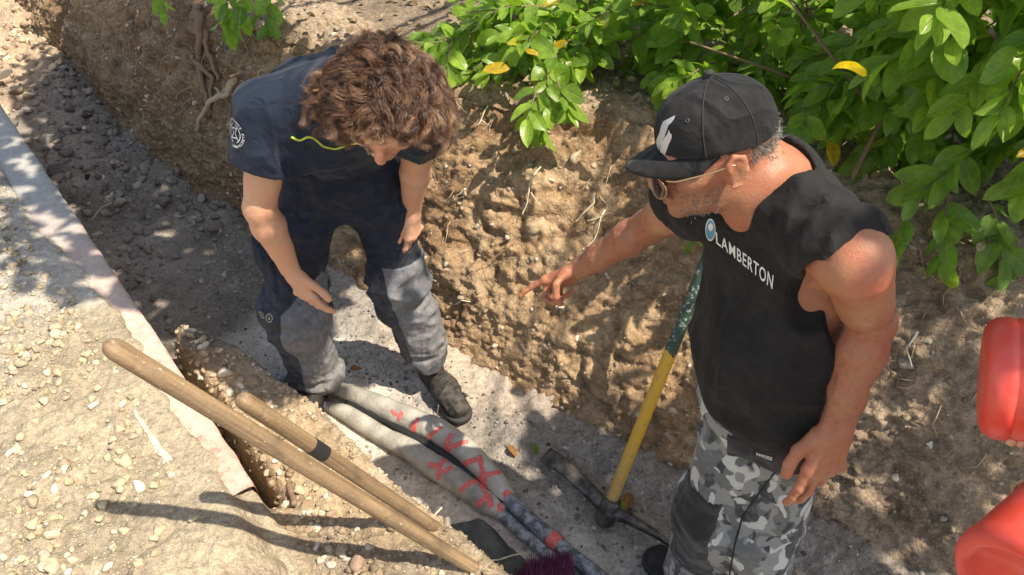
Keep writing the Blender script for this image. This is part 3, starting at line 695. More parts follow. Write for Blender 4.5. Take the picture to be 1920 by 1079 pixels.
def capdisc(V, Fs, seg, c0, c1):
    n = len(V)//seg; V = np.concatenate([V, [c0], [c1]]); k = len(V); i = np.arange(seg); j = np.roll(i, -1); l = (n-1)*seg
    return V, [Fs[0], np.concatenate([np.stack([j, i, np.full(seg, k-2)], 1), np.stack([l+i, l+j, np.full(seg, k-1)], 1)])]
a = np.array(pix(1838, 706, 1.22)); b = a+np.array([.34, -.16, .10]); rad = .098
PR = [(0, rad*.30), (.0, rad*.55), (.004, rad*.80), (.02, rad*.92), (.05, rad*.99), (.08, rad*1.0), (.10, rad*1.0), (.106, rad*.982), (.114, rad*.982), (.12, rad*1.0), (.3, rad*1.01), (1, rad)]
t = empty('red_drum', tuple(a), 'upper red plastic drum with silver rivet and peach fringe', 'drum', 'red plastic drums at the right edge')
V, Fs = lathe(a, b, PR); V, Fs = capdisc(V, Fs, 64, a, b); mk('drum_shell', V, Fs, m, t)
dv = (b-a)/np.linalg.norm(b-a); toc = np.array([0, 0, 2.1])-a; toc -= dv*(toc@dv); toc /= np.linalg.norm(toc); upv = np.cross(dv, toc); upv *= np.sign(upv[2])
q = a+dv*.085+(toc*.80+upv*.60)*rad*1.0
m2 = mat('silver_metal'); g = N(m2); g.out(g.bsdf((.6, .6, .6), .35, Metallic=.9))
V = ICO2[0]*np.array([.009, .009, .006])+q; mk('rivet', V, ICO2[1], m2, t)
m3 = mat('peach_fringe'); g = N(m3); g.out(g.bsdf((.70, .40, .22), .8))
vs = []
for i in range(16):
    q = a+dv*(.045+i*.0125)+(toc*.25-upv*.97)*rad*1.0; vs.append((ICO1[0]*(.0085-.0002*i)*np.array([1, 1, 1.2])+q, ICO1[1]))
V, F = join(vs); mk('fringe', V, F, m3, t)
a = np.array(pix(1918, 1128, 1.12)); b = a+np.array([.26, .17, .04]); rad = .102
t = empty('red_drum', tuple(a), 'lower red plastic drum with a tan cord in the bottom right corner', 'drum', 'red plastic drums at the right edge')
V, Fs = lathe(a, b, [(.05, rad*.2), (.05, rad*.74), (.0, rad*.80), (-.004, rad*.86), (.0, rad*.93), (.03, rad), (.08, rad*1.02), (.12, rad*1.0), (.9, rad*.98), (1, rad*.9)]); V, Fs = capdisc(V, Fs, 64, a+(b-a)*.05, b); mk('drum_shell', V, Fs, m, t)
dv = (b-a)/np.linalg.norm(b-a); u = np.array([0, 0, 1.]); u -= dv*(u@dv); u /= np.linalg.norm(u); w_ = np.cross(dv, u)
m4 = mat('tan_cord'); g = N(m4); g.out(g.bsdf((.42, .30, .18), .8))
pts = [a+dv*(.17+.03*math.sin(th*1.5))+(u*math.cos(th)+w_*math.sin(th))*(rad*1.0+.003) for th in np.linspace(-2.4, 2.4, 50)]
V, Fs = tube(pts, .0028, 8); mk('cord', V, Fs, m4, t)
# ------------------------------------------------------------------ laurel leaves
def leaf_base(nu=8, nv=5):
    u, v = np.meshgrid(np.linspace(0, 1, nu), np.linspace(-1, 1, nv), indexing='ij'); u = u.ravel(); v = v.ravel()
    wv = np.sin(np.pi*np.clip(u, 0, 1)**.95)**.62*(1-.12*u); wv[u >= .999] = 0.0; wv[u <= .001] = .03
    return u, v, wv, grid_faces(nu, nv)
LU, LV, LW, LF = leaf_base()
def leaves(name, items, mat_, parent, seed=0):
    """items: (pos, dir, normal, length, width, bend, tone)"""
    r = np.random.default_rng(seed); n = len(items); k = len(LU)
    P = np.array([i[0] for i in items]); D = np.array([i[1] for i in items], float); Nn = np.array([i[2] for i in items], float)
    D /= np.linalg.norm(D, axis=1)[:, None]; Nn = Nn-D*(Nn*D).sum(1)[:, None]; Nn /= np.linalg.norm(Nn, axis=1)[:, None]; Sd = np.cross(Nn, D)
    L = np.array([i[3] for i in items]); W = np.array([i[4] for i in items]); B = np.array([i[5] for i in items]); tone = np.array([i[6] for i in items])
    fold = r.uniform(.05, .55, n); tw = r.normal(size=n)*.45; wav = r.uniform(0, 6, n)
    u = LU[None]; v = LV[None]; x = u*L[:, None]; y = v*LW[None]*W[:, None]*.5
    z = -B[:, None]*u**2*L[:, None]+np.abs(v)*LW[None]*W[:, None]*.5*fold[:, None]+y*tw[:, None]*u*2+.02*L[:, None]*np.sin(u*9+wav[:, None])*np.abs(v)
    x = x*(1-.3*np.abs(B[:, None])*u)
    V = P[:, None]+D[:, None]*x[..., None]+Sd[:, None]*y[..., None]+Nn[:, None]*z[..., None]
    F = (LF[None]+np.arange(n)[:, None, None]*k).reshape(-1, 4)
    return mk(name, V.reshape(-1, 3), F, mat_, parent, attrs={'lu': np.tile(LU, n), 'lv': np.tile(LV, n), 'tone': np.repeat(tone, k), 'rnd': np.repeat(r.random(n), k)})
def leaf_mat(name, lo, hi, trans=.48, rough=.34):
    m = mat(name); g = N(m); p = g.obj()
    lu = g.n('Attribute', attribute_name='lu').outputs['Fac']; lv = g.n('Attribute', attribute_name='lv').outputs['Fac']
    tone = g.n('Attribute', attribute_name='tone').outputs['Fac']; rn = g.n('Attribute', attribute_name='rnd').outputs['Fac']
    c = g.mix(g.mul(g.mul(rn, .6), g.mul(tone, .5), 'ADD'), lo, hi)
    c = g.mix(g.ramp(tone, [(.93, 0.), (.96, 1.)]), c, (.62, .40, .02))            # the odd yellow leaf
    av = g.mul(lv, 0., 'ABSOLUTE')
    mid = g.ramp(av, [(.02, 1.), (.10, 0.)])
    vn = g.mul(g.mul(g.mul(g.mul(lu, 55.), g.mul(av, 17.), 'SUBTRACT'), 0., 'SINE'), .0, 'ADD'); vein = g.ramp(vn, [(.80, 0.), (1., 1.)])
    c = g.mix(g.mul(g.mul(mid, .65), g.mul(vein, .22), 'MAXIMUM'), c, (.34, .40, .12))
    n1 = g.noise(50, 4, .6, p).outputs[0]; c = g.mix(1., c, g.ramp(n1, [(.3, .75), (.7, 1.2)]), 'MULTIPLY')
    bs = g.noise(30, 4, .65, p).outputs[0]; c = g.mix(g.ramp(bs, [(.68, 0.), (.72, .8)]), c, (.20, .13, .05))
    du = g.noise(180, 3, .6, p).outputs[0]; c = g.mix(g.ramp(du, [(.62, 0.), (.74, .3)]), c, (.35, .32, .24))
    nb = g.bump(g.mul(g.mul(vein, -.5), g.mul(mid, -1.), 'ADD'), .0012)
    a = g.bsdf(c, rough, nb, Specular_IOR_Level=.45)
    tr = g.n('BsdfTranslucent', {'Color': g.mix(1., c, (1.5, 1.65, .7), 'MULTIPLY'), 'Normal': nb})
    mx = g.n('MixShader', {0: trans}); g.t.links.new(a.outputs[0], mx.inputs[1]); g.t.links.new(tr.outputs[0], mx.inputs[2]); g.out(mx); return m
M_leaf = leaf_mat('laurel_leaf', (.075, .18, .022), (.32, .47, .05))  # second colour is a yellower green painted in for sunlit leaves
M_leafd = leaf_mat('tree_leaf', (.04, .10, .02), (.08, .17, .03), .15)
M_twig = attr_mat('twig_bark', .8, 200, .001); 
def unit(v): v = np.array(v, float); return v/max(1e-9, np.linalg.norm(v))
def twig(p, d, L, r, n=None, ls=.105, tone=(.2, .8), droop=.25, up=.8):
    p = np.array(p, float); d = unit(d); n = n or max(4, int(L/.026)); pts = [p]; q = p.copy(); dd = d.copy(); steps = 8
    for i in range(steps):
        dd = unit(dd+np.array([0, 0, -droop/steps])+r.normal(size=3)*.10); q = q+dd*L/steps; pts.append(q)
    pts = np.array(pts); it = []; ph = r.uniform(0, 6)
    for i in range(n):
        t = .18+.82*(i+.5)/n; a = t*steps; k = min(int(a), steps-1); pos = pts[k]*(1-(a-k))+pts[k+1]*(a-k); ax = unit(pts[k+1]-pts[k])
        ref = np.cross(ax, [0, 0, 1.]); ref = unit(ref) if np.linalg.norm(ref) > .1 else np.array([1., 0, 0]); ref2 = np.cross(ref, ax)
        th = ph+i*2.4; rad = ref*math.cos(th)+ref2*math.sin(th)*.6
        open_ = 1.25-.75*t; ld = unit(ax*(1.1-.35*open_)+rad*open_+r.normal(size=3)*.12+[0, 0, -.12])
        nn = unit(np.array([0, -.15, 1.])*up+ax*.4+r.normal(size=3)*.33)
        s_ = ls*1.02*r.uniform(.6, 1.2)*(1-.25*(t > .9)); it.append((pos, ld, nn, s_, s_*r.uniform(.40, .52), r.uniform(-.05, .4), r.uniform(*tone) if r.random() > .008 else .98))
    rr = np.linspace(.0035, .0015, steps+1)
    return it, tube(pts, rr*(.8+L), 6, False)
def shrub(name, label, cat, base, twigs, seed, group=None, stems=(), mat_=None):
    r = np.random.default_rng(seed); t = empty(name, base, label, cat, group); items = []; tb = []
    for tw in twigs:
        i_, g_ = twig(*tw[0], r, **tw[1]); items += i_; tb.append(g_)
    for s_ in stems:
        L = smooth_path(s_[0], 24, 2); tb.append(tube(L, np.linspace(s_[1], s_[2], 24), 10))
    leaves('foliage', items, mat_ or M_leaf, t, seed)
    if tb:
        V, F = join(tb); mk('stem', V, F, M_twig, t, col=np.tile(np.array([.20, .14, .09]), (len(V), 1)))
    return t
def fill(n, c, rad, r, out=(0, -1, .3), L=(.22, .42), shell=True, **kw):
    res = []
    for _ in range(n):
        v = r.normal(size=3); v /= np.linalg.norm(v); v *= r.uniform(.55 if shell else 0, 1)**.5
        p = np.array(c)+v*np.array(rad); d = unit(v*.9+np.array(out)*.8+r.normal(size=3)*.35); res.append(((p-d*.12, d, r.uniform(*L)), dict(kw)))
    return res
r = np.random.default_rng(21)
# the big laurel on the right, split in the bushes one can tell apart
shrub('laurel_bush', 'tallest laurel bush with the largest bright leaves, filling the top right corner', 'bush', (1.6, 2.0, .9),
      fill(120, (1.50, 2.0, 1.62), (.50, .30, .40), r, (-.3, -1, .3), ls=.112, tone=(.5, .9)) + fill(20, (1.22, 1.78, 1.55), (.22, .15, .18), r, (-.5, -1, 0), ls=.12, tone=(.55, .9)), 1, 'laurel hedge above the trench',
      [([(1.7, 2.3, .85), (1.6, 2.15, 1.3), (1.35, 1.9, 1.7)], .02, .008), ([(1.7, 2.3, .85), (1.45, 1.95, 1.2), (1.1, 1.7, 1.45)], .018, .006)])
shrub('laurel_bush', 'laurel bush behind the man in the black cap with one orange leaf', 'bush', (.9, 2.6, .9),
      fill(165, (1.0, 2.66, 1.20), (.58, .30, .34), r, (-.4, -1, .3), L=(.16, .30), ls=.105, tone=(.3, .85)) , 2, 'laurel hedge above the trench',
      [([(1.25, 2.35, .86), (.95, 2.3, 1.05), (.55, 2.25, 1.2)], .007, .003), ([(1.2, 2.2, .86), (1.05, 2.05, 1.1), (.8, 2.2, 1.35)], .008, .003), ([(1.05, 1.98, .88), (1.12, 2.05, 1.1), (1.3, 2.2, 1.3)], .008, .004)])
shrub('laurel_bush', 'low dark laurel bush shading the leaf litter at the right edge of the picture', 'bush', (1.6, 1.75, .9),
      fill(24, (1.75, 1.85, 1.15), (.40, .20, .20), r, (-.4, -1, -.2), ls=.105, tone=(.1, .5)) + fill(60, (1.32, 2.14, 1.14), (.45, .16, .20), r, (-.4, -1, .1), L=(.16, .28), ls=.115, tone=(.25, .8)), 3, 'laurel hedge above the trench')
shrub('laurel_bush', 'sprawling laurel branches in the middle of the upper edge, over dry ground', 'bush', (.25, 3.1, .9),
      fill(74, (.30, 2.98, 1.02), (.50, .38, .12), r, (-.7, -.8, .1), ls=.10, tone=(.45, .95), shell=False), 4, 'laurel hedge above the trench')
shrub('laurel_bush', 'loose cut laurel branches lying beside the curly haired man, one leaf yellow', 'bush', (-.25, 2.85, .9),
      fill(13, (-.18, 2.82, .96), (.22, .16, .05), r, (-.6, -.7, .0), L=(.16, .28), ls=.10, tone=(.6, .92), shell=False), 5, 'laurel hedge above the trench')
shrub('laurel_bush', 'dark laurel mass at the back behind the sprawling branches', 'bush', (.9, 3.6, .9),
      fill(120, (1.1, 3.5, 1.4), (1.0, .45, .55), r, (-.3, -1, .2), ls=.11, tone=(.15, .7)), 6, 'laurel hedge above the trench')
c0 = pix(1018, 165, .98)
shrub('laurel_sprig', 'laurel sprig hanging over the rim of the wall between the two men', 'sprig', c0,
      [((c0+np.array([.02, .10, .02]), (.0, -1, -.25), .24), dict(n=13, ls=.105, tone=(.4, .9), droop=1.2)), ((c0+np.array([-.01, .06, .0]), (-.35, -1, -.5), .18), dict(n=8, ls=.10, tone=(.5, .9), droop=1.)), ((c0+np.array([.05, .05, .0]), (.4, -1, -.3), .14), dict(n=7, ls=.10, tone=(.4, .8), droop=1.))], 7)
c0 = np.array(pix(1740, 430, .92))
shrub('laurel_sprig', 'dark laurel sprig drooping over the shaded wall to the right of the bare shoulder', 'sprig', c0,
      [((c0+np.array([.10, .16, .06]), (-.1, -1, -.25), .26), dict(n=10, ls=.105, tone=(.05, .4), droop=1.)), ((c0+np.array([.18, .12, .05]), (.2, -1, -.3), .26), dict(n=10, ls=.11, tone=(.05, .4), droop=1.)), ((c0+np.array([.0, .10, .0]), (-.6, -.8, -.5), .18), dict(n=7, ls=.10, tone=(.1, .4), droop=1.2))], 8)
c0 = np.array(pix(1890, 330, 1.05))
shrub('laurel_sprig', 'laurel sprig with broad leaves at the right edge above the leaf litter', 'sprig', c0,
      [((c0+np.array([.2*i, .15, .05]), (-.8, -.7, -.1), .28), dict(n=11, ls=.115, tone=(.3, .7), droop=.6)) for i in range(3)], 9)
c0 = np.array(pix(1322, 440, .70))
shrub('laurel_sprig', 'small laurel sprig behind the top of the pickaxe handle', 'sprig', c0+np.array([0, .12, 0]),
      [((c0+np.array([.03, .16, .12]), (-.2, -.7, -.7), .24), dict(n=8, ls=.085, tone=(.3, .8), droop=.8))], 10)
c0 = np.array(pix(1665, 640, .62))
shrub('laurel_sprig', 'tiny green sprig on the wall behind the elbow of the pointing man', 'sprig', c0+np.array([0, .1, 0]),
      [((c0+np.array([0.02, .12, .08]), (-.2, -.8, -.8), .16), dict(n=5, ls=.06, tone=(.0, .3), droop=.6))], 11)
c0 = np.array(pix(470, 15, .95))
shrub('laurel_sprig', 'dark laurel leaves hanging over the roots above the bending man', 'sprig', c0,
      [((c0+np.array([.0+.09*i, .10, .10]), (-.1+.1*i, -1, -.5), .24), dict(n=9, ls=.115, tone=(.1, .5), droop=1.)) for i in range(-1, 2)], 12)
c1 = c0+np.array([-.40, .14, .1])
shrub('laurel_sprig', 'few dark laurel leaves at the upper edge left of the thick brown root', 'sprig', c1, [((c1, (-.2, -1, -.3), .2), dict(n=6, ls=.10, tone=(.1, .4), droop=.8))], 13)
# unseen tree added to cast shade: trunk beyond the hedge, crown above the view
r = np.random.default_rng(33); it = []; tb = []
t = empty('tree', (2.6, 4.4, .9), 'unseen tree added beyond the hedge, its crown shaped to shade the trench', 'tree')
V, F = tube(smooth_path([(2.6, 4.4, .8), (2.5, 4.3, 2.0), (2.0, 3.9, 3.2)], 24, 2), np.linspace(.14, .09, 24), 14); mk('trunk', V, F, M_twig, t, col=np.tile(np.array([.16, .12, .09]), (len(V), 1)))
off = np.array(sd)*(2.85/sd.z)
def shade_canopy(poly, n, z0=0.0, ls=.16, jit=.12):
    """leaf sprays over the part of the trench outlined by poly, up in the crown along the sun's direction"""
    global it
    poly = np.array(poly, float); lo, hi = poly.min(0), poly.max(0); c = 0
    while c < n:
        q = r.uniform(lo, hi); ins = False
        for a, b in zip(poly, np.roll(poly, -1, 0)):
            if (a[1] > q[1]) != (b[1] > q[1]) and q[0] < (b[0]-a[0])*(q[1]-a[1])/(b[1]-a[1])+a[0]: ins = not ins
        if not ins: continue
        p = np.array([q[0], q[1], z0])+off*r.uniform(.93, 1.22); c += 1
        for _ in range(4):
            it.append((p+r.normal(size=3)*jit*.5, unit(r.normal(size=3)*[1, 1, .4]), unit(r.normal(size=3)*.5+[0, 0, 1]), ls*r.uniform(.7, 1.2), ls*.5, .1, .5))
shade_canopy([(-3.2, 4.75), (-2.95, 4.15), (-1.75, 2.62), (-1.30, 2.12), (-1.02, 2.20), (-.82, 2.45), (-.80, 2.75), (-2.9, 4.95)], 430)
shade_canopy([(-2.35, 2.3), (-1.55, 1.95), (-1.3, 2.1), (-2.3, 3.4), (-2.9, 3.7)], 60, .3)
shade_canopy([(-1.1, 2.0), (-.75, 1.85), (-.55, 2.1), (-.8, 2.5), (-1.2, 2.2)], 12)
shade_canopy([(.9, 1.2), (1.1, .5), (2.5, -.3), (2.8, .6), (1.5, 1.4)], 90)
shade_canopy([(.02, 1.70), (.14, 1.36), (.4, 1.0), (.9, .8), (1.1, 1.3), (.6, 1.55), (.2, 1.78)], 85)
shade_canopy([(.45, .82), (.72, .76), (.78, 1.12), (.5, 1.05)], 40, 1.2, .10)
shade_canopy([(1.05, 1.6), (1.4, 1.2), (2.4, .9), (2.6, 1.8), (1.5, 2.2), (1.05, 2.0)], 125, .6)
shade_canopy([(-.75, 1.95), (-.3, 2.0), (-.35, 1.5), (-.7, 1.6)], 12, 1.35, .10)
leaves('crown', it, M_leafd, t, 5)
cl = np.array([i[0] for i in it]); 
for _ in range(26):
    e_ = cl[r.integers(0, len(cl))]; m_ = np.array([2.0, 3.9, 3.2])*.5+e_*.5+[0, 0, .25]
    tb.append(tube(smooth_path([(2.0, 3.9, 3.2), m_, e_], 20, 3), np.linspace(.035, .006, 20), 7))
V, F = join(tb); mk('limb', V, F, M_twig, t, col=np.tile(np.array([.16, .12, .09]), (len(V), 1)))

# ------------------------------------------------------------------ leaf litter and straw (uncountable), single fallen leaves
M_litter = leaf_mat('dry_leaf', (.17, .10, .055), (.42, .30, .18), .1, .7)
it = []; r = np.random.default_rng(44)
x = r.uniform(-2.6, 2.6, 9000); y = r.uniform(1.4, 4.6, 9000); d, _ = polyd(x, y, TOP); m_ = (d > -.02) & (r.random(9000) < .8)
x, y, d = x[m_], y[m_], d[m_]; Q = np.stack([x, y, 0*x], 1); z = terr_top(Q)
for a, b, c_, dd in zip(x, y, z, d):
    s_ = r.uniform(.02, .055); straw = r.random() < .45
    it.append(((a, b, c_+.004+.02*r.random()+(.02 if dd < .25 else 0)), unit([r.normal(), r.normal(), r.normal()*.15]), unit([r.normal()*.25, r.normal()*.25, 1]), s_*(1.8 if straw else 1), s_*(.07 if straw else .5), r.uniform(-.2, .3), r.uniform(0, .9)))
o = leaves('leaf_litter', it, M_litter, None, 6); tag(o, 'dry brown leaf litter and straw under the laurels', kind='stuff')
def fallen(u, v, z, L, ang, label, tone, mat_, tilt=.2, seed=1):
    p = np.array(pix(u, v, z)); o = leaves('fallen_leaf', [((0, 0, 0), (math.cos(ang), math.sin(ang), tilt), (0, -.3, 1), L, L*.45, .15, tone)], mat_, None, seed); o.location = p; tag(o, label, 'leaf', 'single leaves lying about')
M_ora = leaf_mat('brown_leaf', (.28, .11, .035), (.34, .15, .05), .15, .6)
fallen(905, 135, 1.0, .10, .1, 'bright yellow leaf lying on the rim just right of the curly hair', .99, M_leaf)
fallen(1010, 105, 1.05, .055, 2.8, 'small yellow leaf among the green sprawling branches', .99, M_leaf, .4, 2)
fallen(1560, 130, 1.42, .085, -1.0, 'orange yellow leaf in the bush above the man in the cap', .99, M_leaf, .5, 3)
fallen(1905, 296, 1.18, .07, .2, 'yellow leaf at the right edge of the picture', .99, M_leaf, .3, 4)
fallen(955, 835, .02, .06, -1.2, 'orange brown leaf on the gritty floor right of the cables', .5, M_ora, .2, 5)
fallen(1180, 925, .03, .09, -1.9, 'brown leaf behind the socket of the pickaxe', .3, M_ora, .2, 6)
fallen(1008, 855, .03, .05, 1.9, 'small green leaf at the flat end of the pickaxe', .4, M_leaf, .4, 7)
fallen(1170, 965, .03, .05, 1.7, 'pale yellow green leaf beside the pickaxe head', .9, M_leaf, .2, 8)
fallen(655, 702-10, .02, .05, 0, 'small tan leaf in the sunlit patch between the boots', .2, M_ora, .1, 9)
fallen(980, 152, .95, .12, .05, 'long tan dry leaf on the rim left of the hanging sprig', .9, M_litter, .05, 10)
# ------------------------------------------------------------------ roots
def root_on_wall(uvs, r0, r1, label, seed, col=(.42, .32, .22), lift=.012, sub=(), grp='roots sticking out of the earth wall'):
    rr = np.random.default_rng(seed); t = empty('root', (0, 0, 0), label, 'root', grp); parts = []
    def path(uvs, lift):
        P = []
        for (u, v, *e) in uvs:
            h, n_ = wall_hit(u, v)
            if h is None: h = Vector(pix(u, v, 0)); n_ = Vector((0, 0, 1))
            n_ = n_ if n_.y < .3 else -n_
            P.append(np.array(h)+unit(n_)*(e[0] if e else lift))
        L = smooth_path(P, 12*len(P), 1); L[1:-1] += (np.stack([vnoise(L*1.0, 25, seed+k) for k in range(3)], 1)*.012*min(1, r0/.008))[1:-1]; return L
    L = path(uvs, lift); t.location = tuple(L[0]); V, Fs = tube(L, np.linspace(r0, r1, len(L))*(1+.15*vnoise(L, 30, seed)), 8)
    mk('main_root', V, Fs, M_root, t, col=np.tile(np.array(col), (len(V), 1)))
    for s_ in sub:
        L = path(s_, lift); V, Fs = tube(L, np.linspace(r0*.6, r1*.7, len(L)), 6); mk('side_root', V, Fs, M_root, t, col=np.tile(np.array(col), (len(V), 1)))
    return t
root_on_wall([(378, -20, .05), (380, 60, .05), (372, 110, .05), (385, 160, .04), (395, 200, .02)], .022, .012, 'thick brown root running down the wall under the hanging leaves', 1, (.22, .14, .09), .05, [[(395, 60, .03), (402, 110, .04), (410, 150, .03)], [(378, 120, .04), (400, 150, .03), (392, 215, .02)]])
root_on_wall([(455, 135, .06), (448, 165, .08), (438, 195, .08), (410, 215, .06), (388, 232, .04), (370, 250, .02)], .016, .008, 'thick pale forked root left of the bending man', 2, (.40, .30, .20), .05, [[(440, 190, .06), (420, 180, .04), (405, 165, .02)]])
root_on_wall([(335, 315), (345, 350), (362, 375), (370, 400), (395, 415), (420, 430, .02)], .010, .004, 'grey root at the wall foot left of the bending man', 3, (.22, .18, .15), .03, [[(362, 345), (365, 375)]])
root_on_wall([(1012, 318), (1000, 340), (995, 370), (985, 400)], .004, .0015, 'pale branching rootlet hanging below the sprig', 4, (.62, .52, .36), .02, [[(1000, 340), (990, 325)], [(998, 355), (1006, 385)]])
root_on_wall([(1122, 366), (1108, 385), (1090, 398), (1073, 412)], .005, .002, 'straight white root stub in the middle of the wall', 5, (.70, .60, .42), .025)
root_on_wall([(1142, 396), (1128, 410), (1110, 415)], .0035, .0015, 'short white rootlet just above the pointing forearm', 6, (.70, .60, .42), .02, [[(1128, 410), (1118, 440), (1104, 462)]])
root_on_wall([(815, 290), (805, 305), (793, 318)], .006, .003, 'thick white root stub beside the lit bare arm', 7, (.72, .64, .48), .03)
root_on_wall([(880, 358), (868, 362), (858, 372)], .0045, .002, 'small white root stub halfway between the two men', 8, (.75, .66, .5), .02)
root_on_wall([(848, 188), (862, 205), (875, 218)], .003, .0015, 'pale rootlet under the rim next to the curly hair', 9, (.66, .57, .42), .02)
root_on_wall([(915, 205), (905, 225), (893, 240)], .003, .0015, 'branching pale rootlet under the yellow leaf', 10, (.66, .57, .42), .02, [[(905, 225), (918, 235), (925, 248)]])
root_on_wall([(960, 458), (920, 482), (880, 515)], .0022, .0012, 'thin reddish straight rootlet left of the pointing finger', 11, (.42, .24, .14), .03, [[(908, 488), (920, 515), (930, 535)]])
root_on_wall([(1715, 625), (1705, 655), (1718, 690)], .004, .002, 'grey rootlet in the shade right of the elbow', 12, (.34, .3, .25), .015)
root_on_wall([(890, 567), (870, 560), (850, 571)], .0025, .0012, 'thin white rootlet to the right of the grey knee patch', 13, (.62, .55, .42), .02)
root_on_wall([(790, 470), (800, 520), (790, 560)], .005, .003, 'dark root running down beside the hand on the thigh', 14, (.13, .09, .06), .02)
root_on_wall([(1180, 525), (1205, 545), (1230, 560)], .006, .003, 'dark brown root crossing the wall right of the pointing hand', 15, (.20, .14, .09), .012)
# fine hair roots all over the upper half of the wall: uncountable
parts = []; r = np.random.default_rng(55); ii = r.integers(0, len(WP), 8000); ii = ii[(WP[ii, 2] > .38) & (WP[ii, 2] < .9) & (WP[ii, 0] > -2.6) & (WP[ii, 0] < 2)][:1500]
for k in ii:
    L = r.uniform(.03, .14); d_ = unit(WN[k]*.5+r.normal(size=3)*.6+[0, 0, -.6]); p_ = WP[k]-WN[k]*.004; pts = [p_]
    for s_ in range(5): d_ = unit(d_+r.normal(size=3)*.35+[0, 0, -.15]-WN[k]*.12*s_); pts.append(pts[-1]+d_*L/5)
    parts.append(tube(pts, np.linspace(.0014, .0006, 6)*r.uniform(.6, 1.7), 4, False))
V, F = join(parts); tone = np.repeat(r.uniform(.25, 1.25, len(parts)), 24)[:, None]
tag(mk('hair_roots', V, F, M_root, col=np.array([.50, .38, .24])*tone), 'fine hair roots hanging from the earth wall', kind='stuff')
# loose roots and sticks near the cables
def stick(pts, r0, r1, label, seed, col): 
    L = smooth_path(pts, 40, 2); L += np.stack([vnoise(L, 30, seed+k) for k in range(3)], 1)*.004; V, F = tube(L, np.linspace(r0, r1, 40)*(1+.2*vnoise(L, 40, seed)), 8)
    o = mk('stick', V-L[0], F, M_root, col=np.tile(np.array(col), (len(V), 1))); o.location = tuple(L[0]); tag(o, label, 'stick', 'loose sticks and root pieces')
stick([pix(828, 950, .30), pix(812, 968, .28), pix(798, 990, .29)], .0035, .002, 'pale curved twig between the shovel handles and the sand', 1, (.58, .48, .34))
stick([pix(838, 975, .24), pix(840, 1010, .26), pix(852, 1045, .26)], .010, .008, 'grey brown root piece standing at the left edge of the rubber sheet', 2, (.32, .26, .20))
stick([pix(985, 1035, .07), pix(930, 1050, .09), pix(880, 1068, .10)], .0028, .0015, 'thin pale twig across the dark rubber sheet', 3, (.55, .48, .38))
stick([pix(875, 1005, .08), pix(868, 1025, .09), pix(858, 1040, .1)], .0025, .0015, 'short pale twig at the left of the rubber sheet', 4, (.58, .5, .38))
stick([pix(545, 880, .29), pix(540, 905, .25), pix(552, 945, .30)], .012, .008, 'brown broken branch stub by the crevice', 5, (.26, .17, .11))
stick([pix(132, 585, .40), pix(128, 600, .42), pix(133, 622, .40)], .006, .004, 'short brown stick standing on the upper bank', 6, (.25, .18, .12))
stick([pix(208, 382, .03), pix(190, 390, .04), pix(172, 412, .02)], .005, .0025, 'pale twig on the dark floor of the shaded trench', 7, (.42, .35, .26))
stick([pix(1240, 880, .02), pix(1215, 895, .03), pix(1190, 900, .02)], .004, .003, 'dark twig right of the yellow handle at the wall foot', 8, (.24, .19, .15))
stick([pix(830, 745, .02), pix(822, 762, .05), pix(818, 785, .02)], .003, .002, 'dark twig sticking up between cable and boot', 9, (.14, .11, .09))
M_thr = attr_mat('white_scrape', .9)
a, b = np.array(pix(256, 782, .40)[:2]), np.array(pix(322, 880, .40)[:2]); q = np.linspace(0, 1, 60)[:, None]; nn_ = unit(np.array([-(b-a)[1], (b-a)[0], 0]))[:2]; V = []
for t_ in q[:, 0]:
    for s_ in np.linspace(-1, 1, 5): xy = a+(b-a)*t_+nn_*s_*(.004+.007*t_)*(1+.4*float(vnoise(np.array([[t_*9, s_, 0]]), 1., 3)[0])); V.append((xy[0], xy[1], float(terr_near(np.array([xy[0]]), np.array([xy[1]]))[0])+.006-.004*abs(s_)))
tag(mk('scrape_mark', np.array(V), grid_faces(60, 5), M_thr, col=np.tile(np.array([.56, .49, .38]), (300, 1))), 'straight white chalky scrape mark across the dirt bank', 'mark')
